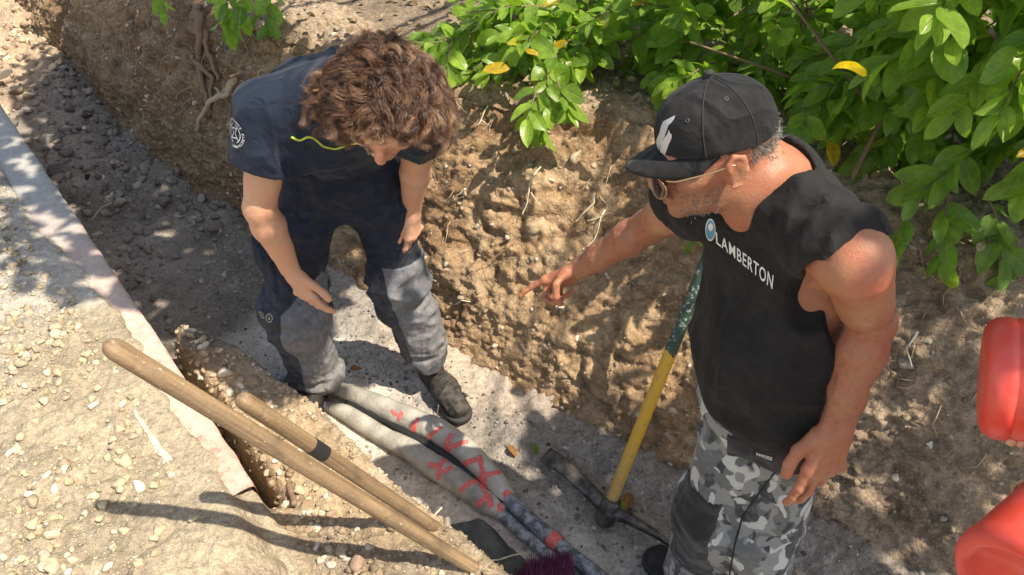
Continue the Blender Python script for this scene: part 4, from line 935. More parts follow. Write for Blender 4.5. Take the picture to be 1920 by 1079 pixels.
# ------------------------------------------------------------------ implicit surfaces for the bodies and clothes
V3 = lambda *a: np.array(a, float)
def frame(ax, w):
    ax = unit(ax); w = np.array(w, float); w = unit(w-ax*(w@ax)); return ax, w, np.cross(ax, w)
class Vol:
    def __init__(s, lo, hi, h):
        s.lo = np.array(lo, np.float32); s.h = h; s.n = np.ceil((np.array(hi)-lo)/h).astype(int)+1; s.F = np.full(s.n, .3, np.float32)
    def box(s, lo, hi):
        a = np.clip(np.floor((np.array(lo)-s.lo)/s.h).astype(int), 0, s.n); b = np.clip(np.ceil((np.array(hi)-s.lo)/s.h).astype(int)+1, 0, s.n)
        if (b <= a).any(): return None, None, None, None
        g = [s.lo[i]+s.h*np.arange(a[i], b[i], dtype=np.float32) for i in range(3)]
        return (slice(a[0], b[0]), slice(a[1], b[1]), slice(a[2], b[2])), g[0][:, None, None], g[1][None, :, None], g[2][None, None, :]
    def put(s, sl, d, k, op):
        A = s.F[sl]
        if op == 'sub': d = -d; 
        if op == 'add':
            if k > 0: h = np.clip(.5+.5*(A-d)/k, 0, 1); s.F[sl] = A*(1-h)+d*h-k*h*(1-h)
            else: s.F[sl] = np.minimum(A, d)
        else:
            if k > 0: h = np.clip(.5-.5*(A-d)/k, 0, 1); s.F[sl] = A*(1-h)+d*h+k*h*(1-h)
            else: s.F[sl] = np.maximum(A, d)
    def cone(s, a, b, ra, rb, w=(0, 0, 1), k=.02, op='add', grow=0.):
        """tapered capsule with an elliptical section: ra/rb = radius or (along w, across)"""
        a = np.array(a, float); b = np.array(b, float); ra = np.broadcast_to(np.array(ra, float), (2,))+grow; rb = np.broadcast_to(np.array(rb, float), (2,))+grow
        R = max(ra.max(), rb.max())+max(k, .02)+.01
        sl, x, y, z = s.box(np.minimum(a, b)-R, np.maximum(a, b)+R)
        if sl is None: return
        L = np.linalg.norm(b-a)
        if L < 1e-6: b = a+V3(0, 0, 1e-5); L = 1e-5
        ax, u, v = frame(b-a, w) if abs(unit(b-a)@unit(w)) < .999 else frame(b-a, (1, 0, .01))
        qx, qy, qz = x-a[0], y-a[1], z-a[2]
        ta = (qx*ax[0]+qy*ax[1]+qz*ax[2]).astype(np.float32); t = np.clip(ta/L, 0, 1); e = ta-t*L
        pu = qx*u[0]+qy*u[1]+qz*u[2]; pv = qx*v[0]+qy*v[1]+qz*v[2]
        ru = ra[0]*(1-t)+rb[0]*t; rv = ra[1]*(1-t)+rb[1]*t; rm = np.minimum(ru, rv)
        sc = np.sqrt((pu/ru)**2+(pv/rv)**2+(e/rm)**2)+1e-6; ln = np.sqrt(pu*pu+pv*pv+e*e)
        d = np.where(sc < .2, -rm*(1-sc), ln*(1-1/sc)).astype(np.float32); s.put(sl, d, k, op)
    def ell(s, c, r, M=None, k=.02, op='add', grow=0.):
        c = np.array(c, float); r = np.array(r, float)+grow; R = r.max()+max(k, .02)+.01; M = np.eye(3) if M is None else np.array(M)
        sl, x, y, z = s.box(c-R, c+R)
        if sl is None: return
        q = [x-c[0], y-c[1], z-c[2]]; p = [(q[0]*M[i][0]+q[1]*M[i][1]+q[2]*M[i][2]) for i in range(3)]
        sc = np.sqrt(sum((p[i]/r[i])**2 for i in range(3)))+1e-6; ln = np.sqrt(sum(p[i]**2 for i in range(3)))
        d = np.where(sc < .2, -r.min()*(1-sc), ln*(1-1/sc)).astype(np.float32); s.put(sl, d, k, op)
    def plane(s, p, n, op='sub', k=0., lo=None, hi=None):
        """remove everything on the +n side of p (optionally only inside a box)"""
        n = unit(n); sl, x, y, z = s.box(s.lo if lo is None else lo, s.lo+s.h*s.n if hi is None else hi)
        d = -((x-p[0])*n[0]+(y-p[1])*n[1]+(z-p[2])*n[2]); d = np.broadcast_to(d, s.F[sl].shape).astype(np.float32); s.put(sl, d, k, op)
    def disp(s, fn, band=.03):
        m = np.abs(s.F) < band; I = np.argwhere(m)
        if len(I) == 0: return
        P = s.lo+I*s.h; s.F[m] = s.F[m]-fn(P).astype(np.float32)
    def mesh(s, smooth=2):
        F = s.F; n = F.shape; S_ = F < 0
        c = S_[:-1, :-1, :-1].astype(np.int8)
        for a, b, d in ((1,0,0),(0,1,0),(0,0,1),(1,1,0),(1,0,1),(0,1,1),(1,1,1)): c = c+S_[a:n[0]-1+a, b:n[1]-1+b, d:n[2]-1+d]
        act = (c > 0) & (c < 8); I = np.argwhere(act); idx = np.full(act.shape, -1, np.int32); idx[act] = np.arange(len(I))
        acc = np.zeros((len(I), 3)); cnt = np.zeros(len(I))
        cor = [(0,0,0),(1,0,0),(0,1,0),(1,1,0),(0,0,1),(1,0,1),(0,1,1),(1,1,1)]
        vals = [F[I[:, 0]+a, I[:, 1]+b, I[:, 2]+d] for a, b, d in cor]
        for i, j in ((0,1),(2,3),(4,5),(6,7),(0,2),(1,3),(4,6),(5,7),(0,4),(1,5),(2,6),(3,7)):
            vi, vj = vals[i], vals[j]; m = (vi < 0) != (vj < 0); t = np.where(m, vi/np.where(vi-vj == 0, 1, vi-vj), 0)
            ci, cj = np.array(cor[i]), np.array(cor[j]); acc += m[:, None]*(ci+(cj-ci)*t[:, None]); cnt += m
        V = s.lo+(I+acc/np.maximum(cnt, 1)[:, None])*s.h
        Q = []
        for ax in range(3):
            a1, a2 = [(1, 2), (2, 0), (0, 1)][ax]
            sl0 = [slice(None)]*3; sl1 = [slice(None)]*3; sl0[ax] = slice(0, n[ax]-1); sl1[ax] = slice(1, n[ax])
            for q in (a1, a2): sl0[q] = slice(1, n[q]-1); sl1[q] = slice(1, n[q]-1)
            A = S_[tuple(sl0)]; B = S_[tuple(sl1)]; E = np.argwhere(A != B)
            if len(E) == 0: continue
            inside = A[tuple(E.T)]; C = E.copy(); C[:, a1] += 1; C[:, a2] += 1
            def cell(o1, o2): D = C.copy(); D[:, a1] -= o1; D[:, a2] -= o2; return idx[D[:, 0], D[:, 1], D[:, 2]]
            q = np.stack([cell(1, 1), cell(0, 1), cell(0, 0), cell(1, 0)], 1); q[~inside] = q[~inside][:, ::-1]; Q.append(q)
        Q = np.concatenate(Q); Q = Q[(Q >= 0).all(1)]
        for _ in range(smooth):
            ac = np.zeros_like(V); ct = np.zeros(len(V))
            for k in range(4):
                a, b = Q[:, k], Q[:, (k+1) % 4]
                for ax in range(3): ac[:, ax] += np.bincount(a, V[b, ax], len(V))+np.bincount(b, V[a, ax], len(V))
                ct += np.bincount(a, minlength=len(V))+np.bincount(b, minlength=len(V))
            V = V*.5+.5*ac/np.maximum(ct, 1)[:, None]
        return V, Q
def big_island(V, Q, minfrac=.02):
    """drop crumbs: keep the connected pieces that hold at least minfrac of the vertices"""
    lab = np.arange(len(V))
    while True:
        m = lab[Q].min(1); new = lab.copy()
        for k in range(4): np.minimum.at(new, Q[:, k], m)
        new = new[new]
        if (new == lab).all(): break
        lab = new
    u, c = np.unique(lab, return_counts=True); ok = u[c >= max(minfrac*len(V), 8)]
    keep = np.isin(lab, ok); return compact(V, Q[keep[Q].all(1)])
def hand(v, W, d, n, s, curls, thumb, splay=(.10, .02, -.05, -.13), k=.004, sc=1., grow=0.):
    """W wrist, d towards the fingers, n back of the hand, s towards the thumb; curls per finger (3 bends in degrees), thumb = three directions (d, s, n weights)"""
    d, s_, n_ = np.array(d, float), np.array(s, float), np.array(n, float); d = unit(d); n_ = unit(n_-d*(n_@d)); sg = np.sign(np.cross(d, n_)@s_); s_ = np.cross(d, n_)*sg
    P = lambda a, b, c: W+(d*a+s_*b+n_*c)*sc
    v.cone(P(-.035, 0, 0), P(.02, 0, 0), np.array([.026, .019])*sc, np.array([.030, .018])*sc, w=s_, k=.01)
    v.cone(P(.015, .010, 0), P(.082, .021, 0), np.array([.017, .014])*sc, np.array([.0155, .012])*sc, w=s_, k=.012)
    v.cone(P(.010, 0, .001), P(.086, .004, .001), np.array([.018, .014])*sc, np.array([.018, .0125])*sc, w=s_, k=.012)
    v.cone(P(.012, -.010, 0), P(.078, -.022, -.001), np.array([.017, .014])*sc, np.array([.016, .011])*sc, w=s_, k=.012)
    v.ell(P(.032, .018, -.010), np.array([.030, .017, .014])*sc, M=[d, s_, n_], k=.012)          # thumb ball
    v.ell(P(.035, -.018, -.008), np.array([.034, .014, .012])*sc, M=[d, s_, n_], k=.012)
    roots = [(.084, .0285), (.089, .0085), (.084, -.0115), (.074, -.0300)]
    lens = [(.041, .025, .021), (.045, .029, .022), (.041, .027, .021), (.033, .020, .019)]; rads = [.0092, .0095, .0089, .0078]
    tips = []
    for f in range(4):
        p = P(roots[f][0], roots[f][1], .001); v.ell(p+n_*.001*sc, np.array([.0112]*3)*sc*(rads[f]/.0092), k=.008)
        ang = 0; base = unit(d+s_*math.tan(splay[f])); r0 = rads[f]
        for j in range(3):
            ang += R_(curls[f][j]); dr = base*math.cos(ang)-n_*math.sin(ang); q = p+dr*lens[f][j]*sc
            v.cone(p, q, (r0*(1-.07*j))*sc, (r0*(1-.07*(j+1))-.0002*j)*sc, k=.0035 if j else .006)
            if j < 2: v.ell(q+n_*.0005, np.array([r0*(1.04-.06*j)]*3)*sc, k=.003)
            p = q
        tips.append((p, dr))
    p = P(.022, .024, -.006); r0 = .0125
    for j, (wts, L) in enumerate(zip(thumb, (.040, .032, .024))):
        dr = unit(d*wts[0]+s_*wts[1]+n_*wts[2]); q = p+dr*L*sc; v.cone(p, q, (r0-.0012*j)*sc, (r0-.0013*(j+1))*sc, k=.010 if j == 0 else .0035); p = q
    tips.append((p, dr)); return tips
def vmesh(name, vol, mat_, parent, smooth=2, minfrac=.02, colfn=None, attrs=None):
    V, Q = vol.mesh(smooth); V, Q = big_island(V, Q, minfrac)
    return mk(name, V, Q, mat_, parent, col=colfn(V) if colfn else None), V, Q
def bvhq(V, Q): return BVHTree.FromPolygons(V.tolist(), Q.tolist())
def headf(u, f):
    u = unit(u); f = np.array(f, float); f = unit(f-u*(f@u)); l = np.cross(u, f); return u, f, l     # l = the head's left
def head(v, c, u, f, k=.014, jaw=1., nose=1., sk=1.):
    """head with face in the frame u (up), f (forward), l (left); c = centre of the skull"""
    u, f, l = headf(u, f); P = lambda a, b, h: c+f*a+l*b+u*h; M = [f, l, u]
    v.ell(P(-.012, 0, .022), (.098*sk, .076*sk, .090*sk), M=M, k=k)
    v.ell(P(.020, 0, -.018), (.068, .064, .086), M=M, k=.02)
    v.ell(P(.034, 0, -.072), (.050, .050*jaw, .040), M=M, k=.022)                     # jaw
    v.ell(P(.074, 0, -.094), (.020, .024, .018), M=M, k=.016)                         # chin
    v.cone(P(.078, -.036, .008), P(.078, .036, .008), .014, .014, k=.018)             # brow
    for s_ in (-1, 1):
        v.ell(P(.058, s_*.044, -.028), (.026, .020, .020), M=M, k=.018)               # cheek
        v.ell(P(.091, s_*.031, -.006), (.016, .016, .012), M=M, k=.010, op='sub')     # eye socket
        v.ell(P(.076, s_*.031, -.008), (.0125, .0125, .0125), M=M, k=.003)            # eyeball with lid
        v.cone(P(.084, s_*.016, -.003), P(.080, s_*.044, -.004), .0045, .004, k=.005) # upper lid
        v.cone(P(.083, s_*.018, -.018), P(.080, s_*.042, -.016), .004, .0035, k=.005)
        # ear: rim, lobe, hollow
        e = P(-.008, s_*.078, -.020); v.ell(e+u*.004, (.019, .008, .030), M=[unit(f-l*s_*.45), unit(l*s_+f*.45), u], k=.006)
        ring = [e+f*.010*1+u*-.022, e+f*-.004+u*-.020, e+f*-.016-f*.0+u*.002, e+f*-.012+u*.026, e+f*.004+u*.032, e+f*.014+u*.020, e+f*.012+u*.006]
        for a, b in zip(ring[:-1], ring[1:]): v.cone(a+l*s_*.008-f*.003, b+l*s_*.008-f*.003, .0042, .0042, k=.004)
        v.ell(e+l*s_*.010+u*.002+f*.002, (.009, .005, .015), M=M, k=.004, op='sub')
    v.cone(P(.086, 0, .000), P(.106*nose, 0, -.036), (.0085, .010), (.011, .012), w=l, k=.010)
    v.ell(P(.108*nose, 0, -.039), (.013, .013, .011), M=M, k=.006)
    for s_ in (-1, 1): v.ell(P(.096, s_*.013, -.042), (.010, .0075, .008), M=M, k=.005)
    v.cone(P(.088, -.020, -.068), P(.088, .020, -.068), .0055, .0055, k=.006); v.ell(P(.094, 0, -.063), (.010, .018, .0055), M=M, k=.005)
    v.ell(P(.091, 0, -.075), (.010, .017, .0065), M=M, k=.005)
    v.cone(P(.103, -.022, -.0695), P(.103, .022, -.0695), (.0015, .010), (.0015, .010), w=u, k=.003, op='sub')
    return u, f, l
def cloth_mat(name, col, rough=.9, weave=900, var=.2, dust=None, dustk=.35, sheen=.2, bump=.0006, wrink=1., lowdust=None):
    m = mat(name); g = N(m); p = g.obj()
    n1 = g.noise(7, 5, .65, p).outputs[0]; n2 = g.noise(weave, 2, .6, p).outputs[0]; n3 = g.noise(45, 5, .6, p).outputs[0]
    c = g.mix(1., col, g.ramp(n1, [(.3, 1-var), (.7, 1+var)]), 'MULTIPLY')
    if dust: c = g.mix(g.mul(g.ramp(n3, [(.42, 0.), (.72, 1.)]), g.mul(g.ramp(n1, [(.4, .15), (.65, 1.)]), dustk)), c, dust)
    if lowdust:
        zz = g.n('SeparateXYZ', {0: p}).outputs[2]; lo_ = g.n('MapRange', {0: g.mul(zz, g.mul(n1, .35), 'SUBTRACT'), 1: .50, 2: .0, 3: 0., 4: .75}).outputs[0]
        c = g.mix(g.mul(lo_, g.ramp(n3, [(.35, .3), (.65, 1.)])), c, lowdust)
    mp = g.n('Mapping', {0: p}); mp.inputs['Scale'].default_value = (1, 1, .55)
    wr = g.noise(8, 2, .45, mp.outputs[0], 1.).outputs[0]; wr = g.mul(g.mul(g.mul(wr, .5, 'SUBTRACT'), 0., 'ABSOLUTE'), -12.)
    wr2 = g.noise(22, 2, .5, p, .6).outputs[0]; wr2 = g.mul(g.mul(g.mul(wr2, .5, 'SUBTRACT'), 0., 'ABSOLUTE'), -2.2)
    nb = g.bump(g.mul(g.mul(wr, 1., 'MAXIMUM') if False else wr, wr2, 'ADD'), .004*wrink)
    g.out(g.bsdf(c, rough, g.bump(g.mul(n2, g.mul(n3, 2.), 'ADD'), bump, 1., nb), Specular_IOR_Level=.2, Sheen_Weight=sheen)); return m
def skin_mat(name, base, red, spot=.5):
    m = mat(name); g = N(m); p = g.obj(); ca = g.n('Attribute', attribute_name='Col').outputs['Color']
    n1 = g.noise(22, 5, .6, p).outputs[0]; n2 = g.noise(240, 3, .6, p).outputs[0]; n3 = g.noise(95, 4, .7, p).outputs[0]
    c = g.mix(g.ramp(n1, [(.38, 0.), (.68, .75)]), base, red); c = g.mix(g.ramp(n3, [(.58, 0.), (.72, spot)]), c, tuple(x*.62 for x in base))
    c = g.mix(1., c, g.ramp(n2, [(.3, .9), (.7, 1.1)]), 'MULTIPLY'); c = g.mix(1., c, ca, 'MULTIPLY')
    g.out(g.bsdf(c, .48, g.bump(g.mul(n2, g.mul(n3, 1.5), 'ADD'), .0007), Specular_IOR_Level=.4, Subsurface_Weight=.12, Subsurface_Radius=(.012, .005, .003), Subsurface_Scale=1.)); return m
def folds(P, k, seed, dirs=(1, 1, .35), s=14, sharp=1.):
    """cloth folds: ridged noise stretched along z (or as dirs says)"""
    Q = P*np.array(dirs); w_ = fbm(Q, s*.35, seed+3, 2)[:, None]*.06
    a = 1-np.abs(vnoise(Q+w_, s, seed))*2; b = 1-np.abs(vnoise(Q*1.0+w_, s*.5, seed+7))*2
    return k*(.6*a+.8*b)
def project_flat(name, polys, o3, ex, ey, en, bv, mat_, parent, off=.0012, sub=.006):
    """flat outlines (in metres, on the plane o3 + x ex + y ey) pressed onto a surface along -en"""
    bm = bmesh.new()
    for pl in polys:
        vs = [bm.verts.new((x, y, 0)) for x, y in pl]
        try: bm.faces.new(vs)
        except ValueError: pass
    bmesh.ops.triangulate(bm, faces=bm.faces[:])
    return drape(name, bm, o3, ex, ey, en, bv, mat_, parent, off, sub)
def drape(name, bm, o3, ex, ey, en, bv, mat_, parent, off=.0012, sub=.006):
    for _ in range(6):
        ed = [e for e in bm.edges if e.calc_length() > sub]
        if not ed: break
        bmesh.ops.subdivide_edges(bm, edges=ed, cuts=1); bmesh.ops.triangulate(bm, faces=bm.faces[:])
    o3, ex, ey, en = [Vector(q) for q in (o3, ex, ey, en)]; bad = []
    for v in bm.verts:
        p = o3+ex*v.co.x+ey*v.co.y; h = bv.ray_cast(p+en*.12, -en, .3)
        if h[0] is None: bad.append(v)
        else: v.co = h[0]+h[1]*off*(1 if h[1].dot(en) > 0 else -1)
    bmesh.ops.delete(bm, geom=bad, context='VERTS')
    V = np.array([v.co[:] for v in bm.verts]).reshape(-1, 3); bm.verts.index_update(); F = np.array([[v.index for v in f.verts] for f in bm.faces]).reshape(-1, 3); bm.free()
    if len(F) == 0: return None
    return mk(name, V, F, mat_, parent)
def text_bm(txt, size, bold=.0, align='LEFT', space=1.):
    cu = bpy.data.curves.new('t', 'FONT'); cu.body = txt; cu.size = size; cu.offset = bold; cu.space_character = space; cu.align_x = align; cu.resolution_u = 3
    o = bpy.data.objects.new('t', cu); COL.objects.link(o); bpy.context.view_layer.update(); dg = bpy.context.evaluated_depsgraph_get()
    me = bpy.data.meshes.new_from_object(o.evaluated_get(dg)); bm = bmesh.new(); bm.from_mesh(me); bpy.data.objects.remove(o); bpy.data.meshes.remove(me); bpy.data.curves.remove(cu)
    bmesh.ops.triangulate(bm, faces=bm.faces[:]); return bm
def lace_boot(parent, heel, toe, ankle_top, mats, name='boot'):
    """work boot: sole, upper with padded collar, toe cap, laces"""
    heel, toe, top = V3(*heel), V3(*toe), V3(*ankle_top); d = unit((toe-heel)*[1, 1, 0]); L = np.linalg.norm((toe-heel)[:2]); sd_ = np.cross([0, 0, 1.], d); z0 = heel[2]
    P = lambda a, b, c: V3(heel[0], heel[1], z0)+d*a*L+sd_*b+V3(0, 0, c)
    v = Vol(np.minimum(heel, toe)-[.09, .09, .01], np.maximum(np.maximum(heel, toe), top)+[.09, .09, .05], .0042)
    v.cone(P(.14, 0, .052), P(.55, .0, .055), (.036, .040), (.042, .036), w=sd_, k=.02); v.cone(P(.55, 0, .050), P(.86, -.0, .040), (.047, .034), (.042, .030), w=sd_, k=.03)
    v.cone(P(.16, 0, .06), top, (.040, .046), (.046, .052), w=sd_, k=.035); v.cone(P(.45, 0, .075), P(.62, 0, .065), (.034, .020), (.034, .018), w=sd_, k=.03)
    v.plane(P(0, 0, .022), (0, 0, -1)); v.plane(top+V3(0, 0, .005), top-P(.16, 0, .06)); 
    v.disp(lambda p: .0012*fbm(p, 60, 3, 3)+.002*np.maximum(0, vnoise(p*[1, 1, 2], 35, 5)))
    u_, V_, Q_ = vmesh('boot_upper', v, mats[0], parent)
    bt = empty(name, tuple(heel)) if False else u_
    w = Vol(np.minimum(heel, toe)-[.09, .09, .012], np.maximum(heel, toe)+[.09, .09, .05], .004)
    w.cone(P(.12, 0, .015), P(.5, 0, .015), (.040, .05), (.040, .05), w=sd_, k=.01); w.cone(P(.5, 0, .015), P(.84, 0, .015), (.042, .05), (.050, .05), w=sd_, k=.01)
    w.plane(P(0, 0, .028), (0, 0, 1)); w.plane(P(0, 0, -.001), (0, 0, -1)); w.disp(lambda p: -.003*(np.sin((p@d)*420) > .2)*(p[:, 2]-z0 < .012))
    vmesh('sole', w, mats[1], u_, 1)
    bv = bvhq(V_, Q_); parts = []
    for i in range(5):
        q = .34+.065*i; c = P(q, 0, .13-.012*i); pts = []
        for b in np.linspace(-.026, .026, 9):
            o = Vector(P(q+.05*(b/.026)*(1 if i % 2 else -1)*.3, b, .20)); h = bv.ray_cast(o, Vector((0, 0, -1)))
            if h[0] is not None: pts.append(np.array(h[0])+[0, 0, .001])
        if len(pts) > 4: parts.append(tube(pts, .0016, 6))
    if parts: vv, ff = join(parts); mk('laces', vv, ff, mats[2], u_)
    return u_

def clipmesh(V, Q, p, n, lo, hi):
    """drop the faces that lie on the +n side of p inside the box"""
    c = V[Q].mean(1); n = unit(n); inb = ((c > np.array(lo)) & (c < np.array(hi))).all(1); return compact(V, Q[~(((c-p)@n > 0) & inb)])
def keepmesh(V, Q, p, n):
    c = V[Q].mean(1); return compact(V, Q[((c-p)@unit(n) < 0)])
def patch(name, V, Q, cut, m_, parent, off=.003, thick=.006):
    """a panel sewn on: the faces where cut < 0, lifted off the cloth and given an edge"""
    nv = np.zeros_like(V); P = V[Q]; fn = np.cross(P[:, 2]-P[:, 0], P[:, 3]-P[:, 1]); fn /= np.maximum(np.linalg.norm(fn, axis=1)[:, None], 1e-12)
    for k in range(4):
        for a in range(3): nv[:, a] += np.bincount(Q[:, k], fn[:, a], len(V))
    nv /= np.maximum(np.linalg.norm(nv, axis=1)[:, None], 1e-9); g_ = cut(V); sel = (g_[Q] < .004).sum(1) >= 4
    if sel.sum() < 4: return None
    o_ = off-thick*sst(-.004, .004, g_); V2 = V+nv*o_[:, None]; V3_, Q3 = compact(V2, Q[sel]); return mk(name, V3_, Q3, m_, parent)
# ================================================================== the bending man
Yp = empty('person', (-.5, 1.88, 0), 'bending man with curly brown hair in navy shirt and navy work trousers', 'person')
pel, che, nb_ = V3(-.50, 1.88, .98), V3(-.42, 1.73, 1.24), V3(-.335, 1.585, 1.345)
SR, SL = V3(-.565, 1.615, 1.285), V3(-.225, 1.665, 1.275)
ER, WR = V3(-.64, 1.58, 1.04), V3(-.617, 1.625, .80)
EL, WL = V3(-.262, 1.80, 1.055), V3(-.300, 1.865, .845)
RH, LH, RK, LK, RA, LA = V3(-.590, 1.87, .965), V3(-.415, 1.885, .965), V3(-.705, 1.80, .50), V3(-.375, 1.93, .50), V3(-.715, 1.88, .10), V3(-.310, 1.955, .13)
Hc = V3(-.270, 1.452, 1.384); Hu, Hf, Hl = headf((.06, -.68, .73), (-.08, -.72, -.69))
lat = unit(SL-SR); latp = unit(V3(1, .05, 0))
M_skin1 = skin_mat('young_skin', (.56, .32, .20), (.60, .27, .17), .25)
def arm_y(v, a, e, w_):
    v.ell(a, (.055, .055, .058), k=.03); v.cone(a, e, .050, .040, k=.02); v.cone(a*.7+e*.3, a*.3+e*.7, (.047, .049), .043, k=.015); m_ = e*.72+w_*.28; v.cone(e, m_, .038, (.044, .040), k=.015); v.cone(m_, w_, (.044, .040), (.028, .021), w=(1, 0, 0), k=.015)
def body_y(v, cl=0):
    v.cone(pel+V3(0, .035, 0), che, (.120, .070), (.150, .090), w=lat, k=.04); v.cone(che, nb_-V3(0, -.03, .03), (.155, .10), (.12, .07), w=lat, k=.05)
    for a, sg in ((SR, -1), (SL, 1)): v.cone(nb_-V3(0, -.02, .03), a, (.055, .055), (.055, .055), k=.04); v.ell(a, (.055, .055, .058), k=.03)
    v.cone(nb_-V3(0, -.02, .02), Hc-Hu*.05-Hf*.01, .058, .054, k=.02)
    for a, e, w_ in ((SR, ER, WR), (SL, EL, WL)): arm_y(v, a, e, w_)
    for a, e, w_ in ((RH, RK, RA), (LH, LK, LA)): v.cone(a, e, .08, .055, k=.03); v.cone(e, w_, .052, .038, k=.02)
v = Vol((-.86, 1.25, .02), (-.08, 2.08, 1.60), .0055)
body_y(v); hy = head(v, Hc, Hu, Hf)
HA = dict(W=WR+V3(.002, .002, -.012), d=(.30, -.04, -.95), n=(-.42, -.88, -.15), s=(.95, -.1, .2), curls=[(8, 14, 8), (14, 18, 10), (20, 24, 12), (28, 28, 14)], thumb=[(.80, .58, -.10), (.90, .40, -.12), (.98, .14, -.12)], splay=(.16, .03, -.05, -.12))
HB = dict(W=WL+V3(0, 0, -.012), d=(-.03, .0, -1), n=(.80, -.6, 0), s=(-.62, -.76, -.1), curls=[(14, 16, 10), (24, 22, 12), (30, 28, 15), (36, 30, 15)], thumb=[(.85, .5, -.15), (.95, .25, -.15), (1, .05, -.15)])
V, Q = v.mesh(2)
for A_, E_ in ((SR, ER), (SL, EL)):
    q_ = A_*.72+E_*.28; V, Q = clipmesh(V, Q, q_, unit(E_-A_), np.minimum(q_, E_)-V3(.13, .11, .55), np.maximum(q_, E_)+V3(.10, .17, .05))
V, Q = big_island(V, Q, .05); parts = [(V, Q)]
for A_, E_, W_, H_ in ((SR, ER, WR, HA), (SL, EL, WL, HB)):
    h1 = Vol(np.minimum(np.minimum(A_, W_), E_)-V3(.10, .10, .21), np.maximum(np.maximum(A_, W_), E_)+V3(.11, .10, .02), .0026); arm_y(h1, A_, E_, W_); hand(h1, **H_)
    h1.disp(lambda P: .0010*vnoise(P, 45, 3)+.0016*vnoise(P, 18, 5), .01)
    V, Q = h1.mesh(2); V, Q = keepmesh(V, Q, A_*.74+E_*.26, unit(A_-E_)); parts.append(big_island(V, Q))
V, F = join(parts); c = np.ones((len(V), 3))
hd = V-Hc; a_, l_, u_ = hd@Hf, hd@Hl, hd@Hu
lips = np.exp(-(((a_-.100)/.02)**2+(l_/.022)**2+((u_+.069)/.009)**2)); c = c*(1-lips[:, None]*.45*np.array([.3, 1, 1]))
red = np.exp(-(((a_-.11)/.02)**2+(l_/.025)**2+((u_+.036)/.02)**2)); c = c*(1-red[:, None]*np.array([.0, .25, .25]))
beard = sst(-.05, -.075, u_)*sst(.0, .03, a_)*(a_ < .2)*(np.linalg.norm(hd, axis=1) < .16)*.45; c = c*(1-beard[:, None]*np.array([.5, .6, .65]))
mk('body', V, F, M_skin1, Yp, col=c)
# trousers
M_navy = cloth_mat('navy_twill', (.014, .019, .034), .85, 900, .25, (.12, .11, .10), .25, .03, lowdust=(.17, .155, .14))
M_greyp = cloth_mat('grey_knee_fabric', (.115, .117, .135), .85, 700, .35, (.32, .30, .26), .5, .04, lowdust=(.30, .275, .245))
v = Vol((-.90, 1.66, .03), (-.16, 2.10, 1.12), .005)
v.cone(pel+V3(0, 0, .04), pel-V3(0, -.0, .04), (.150, .115), (.165, .12), w=lat, k=.03)
for a, e, w_, sg in ((RH, RK, RA, -1), (LH, LK, LA, 1)):
    v.cone(a, e, (.086, .090), (.079, .081), k=.028); v.cone(e, w_+V3(0, 0, .02), (.080, .084), (.078, .084), k=.03)
    kn = e+V3(sg*-.01, -.02, -.02); v.ell(kn, (.078, .082, .11), k=.05)
pk = V3(-.695, 1.85, .70); v.ell(pk+V3(-.03, 0, .03), (.055, .085, .10), k=.02)
def fold_y(P):
    knee = np.exp(-((P[:, 2]-.50)/.13)**2)+1.2*np.exp(-((P[:, 2]-.13)/.09)**2)+.9*np.exp(-((P[:, 2]-.86)/.09)**2)
    horiz = folds(P, .018, 11, (.5, .5, 1.3), 17); return horiz*(.25+knee)*.9+folds(P, .004, 15, (1, 1, .3), 20)
v.disp(fold_y, .04)
v.cone(pel+V3(0, 0, .04), pel+V3(.02, -.045, .13), (.150, .118), (.150, .118), w=lat, k=.03); v.plane(V3(0, 0, 1.085), (0, 0, 1))
for w_, o_ in ((RA, V3(0, 0, .0)), (LA, V3(0, 0, .02))): v.plane(w_+o_-V3(0, 0, .02), (0, 0, -1), lo=w_-V3(.13, .13, .2), hi=w_+V3(.13, .13, .05))
TF = v.F.copy(); tro, TV, TQ = vmesh('trousers', v, M_navy, Yp)
def cut_leg(K, A, side, front=0., zt=.66, zb=.12, slope=0., xmin=-.02):
    def fn(P):
        t = np.clip((K[2]+.2-P[:, 2])/.6, 0, 1); cx = K[0]*(1-t)+A[0]*t; cy = K[1]*(1-t)+A[1]*t
        fr = (P[:, 1]-cy)*1.0+front+(P[:, 0]-cx)*side+.05*0; wob = .012*vnoise(P, 9, 5)
        return np.maximum(np.maximum(np.maximum(fr+wob, P[:, 2]-zt-(P[:, 0]-cx)*slope), zb-P[:, 2]), np.maximum(P[:, 0]-cx-.125, xmin+.012*vnoise(P, 7, 8)-(P[:, 0]-cx)))
    return fn
patch('knee_patch', TV, TQ, cut_leg(RK, RA, -.75, .0, .56, .10, .9, -.012), M_greyp, tro); patch('knee_patch', TV, TQ, cut_leg(LK, LA, -.30, .0, .64, .18, -.1, -.040), M_greyp, tro)
patch('cargo_pocket', TV, TQ, lambda P: np.maximum(np.maximum(np.abs(P[:, 2]-.70)-.075, P[:, 0]+.715), P[:, 1]-1.93), M_navy, tro, .010, .012)
patch('waistband', TV, TQ, lambda P: np.maximum(np.abs(P[:, 2]-1.062)-.018, P[:, 0]*0-1), M_navy, tro, .004)
bvt = bvhq(TV, TQ)
M_wprint = mat('white_print'); g = N(M_wprint); g.out(g.bsdf((.66, .66, .66), .7)); M_tprint = mat('tan_print'); g = N(M_tprint); g.out(g.bsdf((.42, .34, .22), .7))
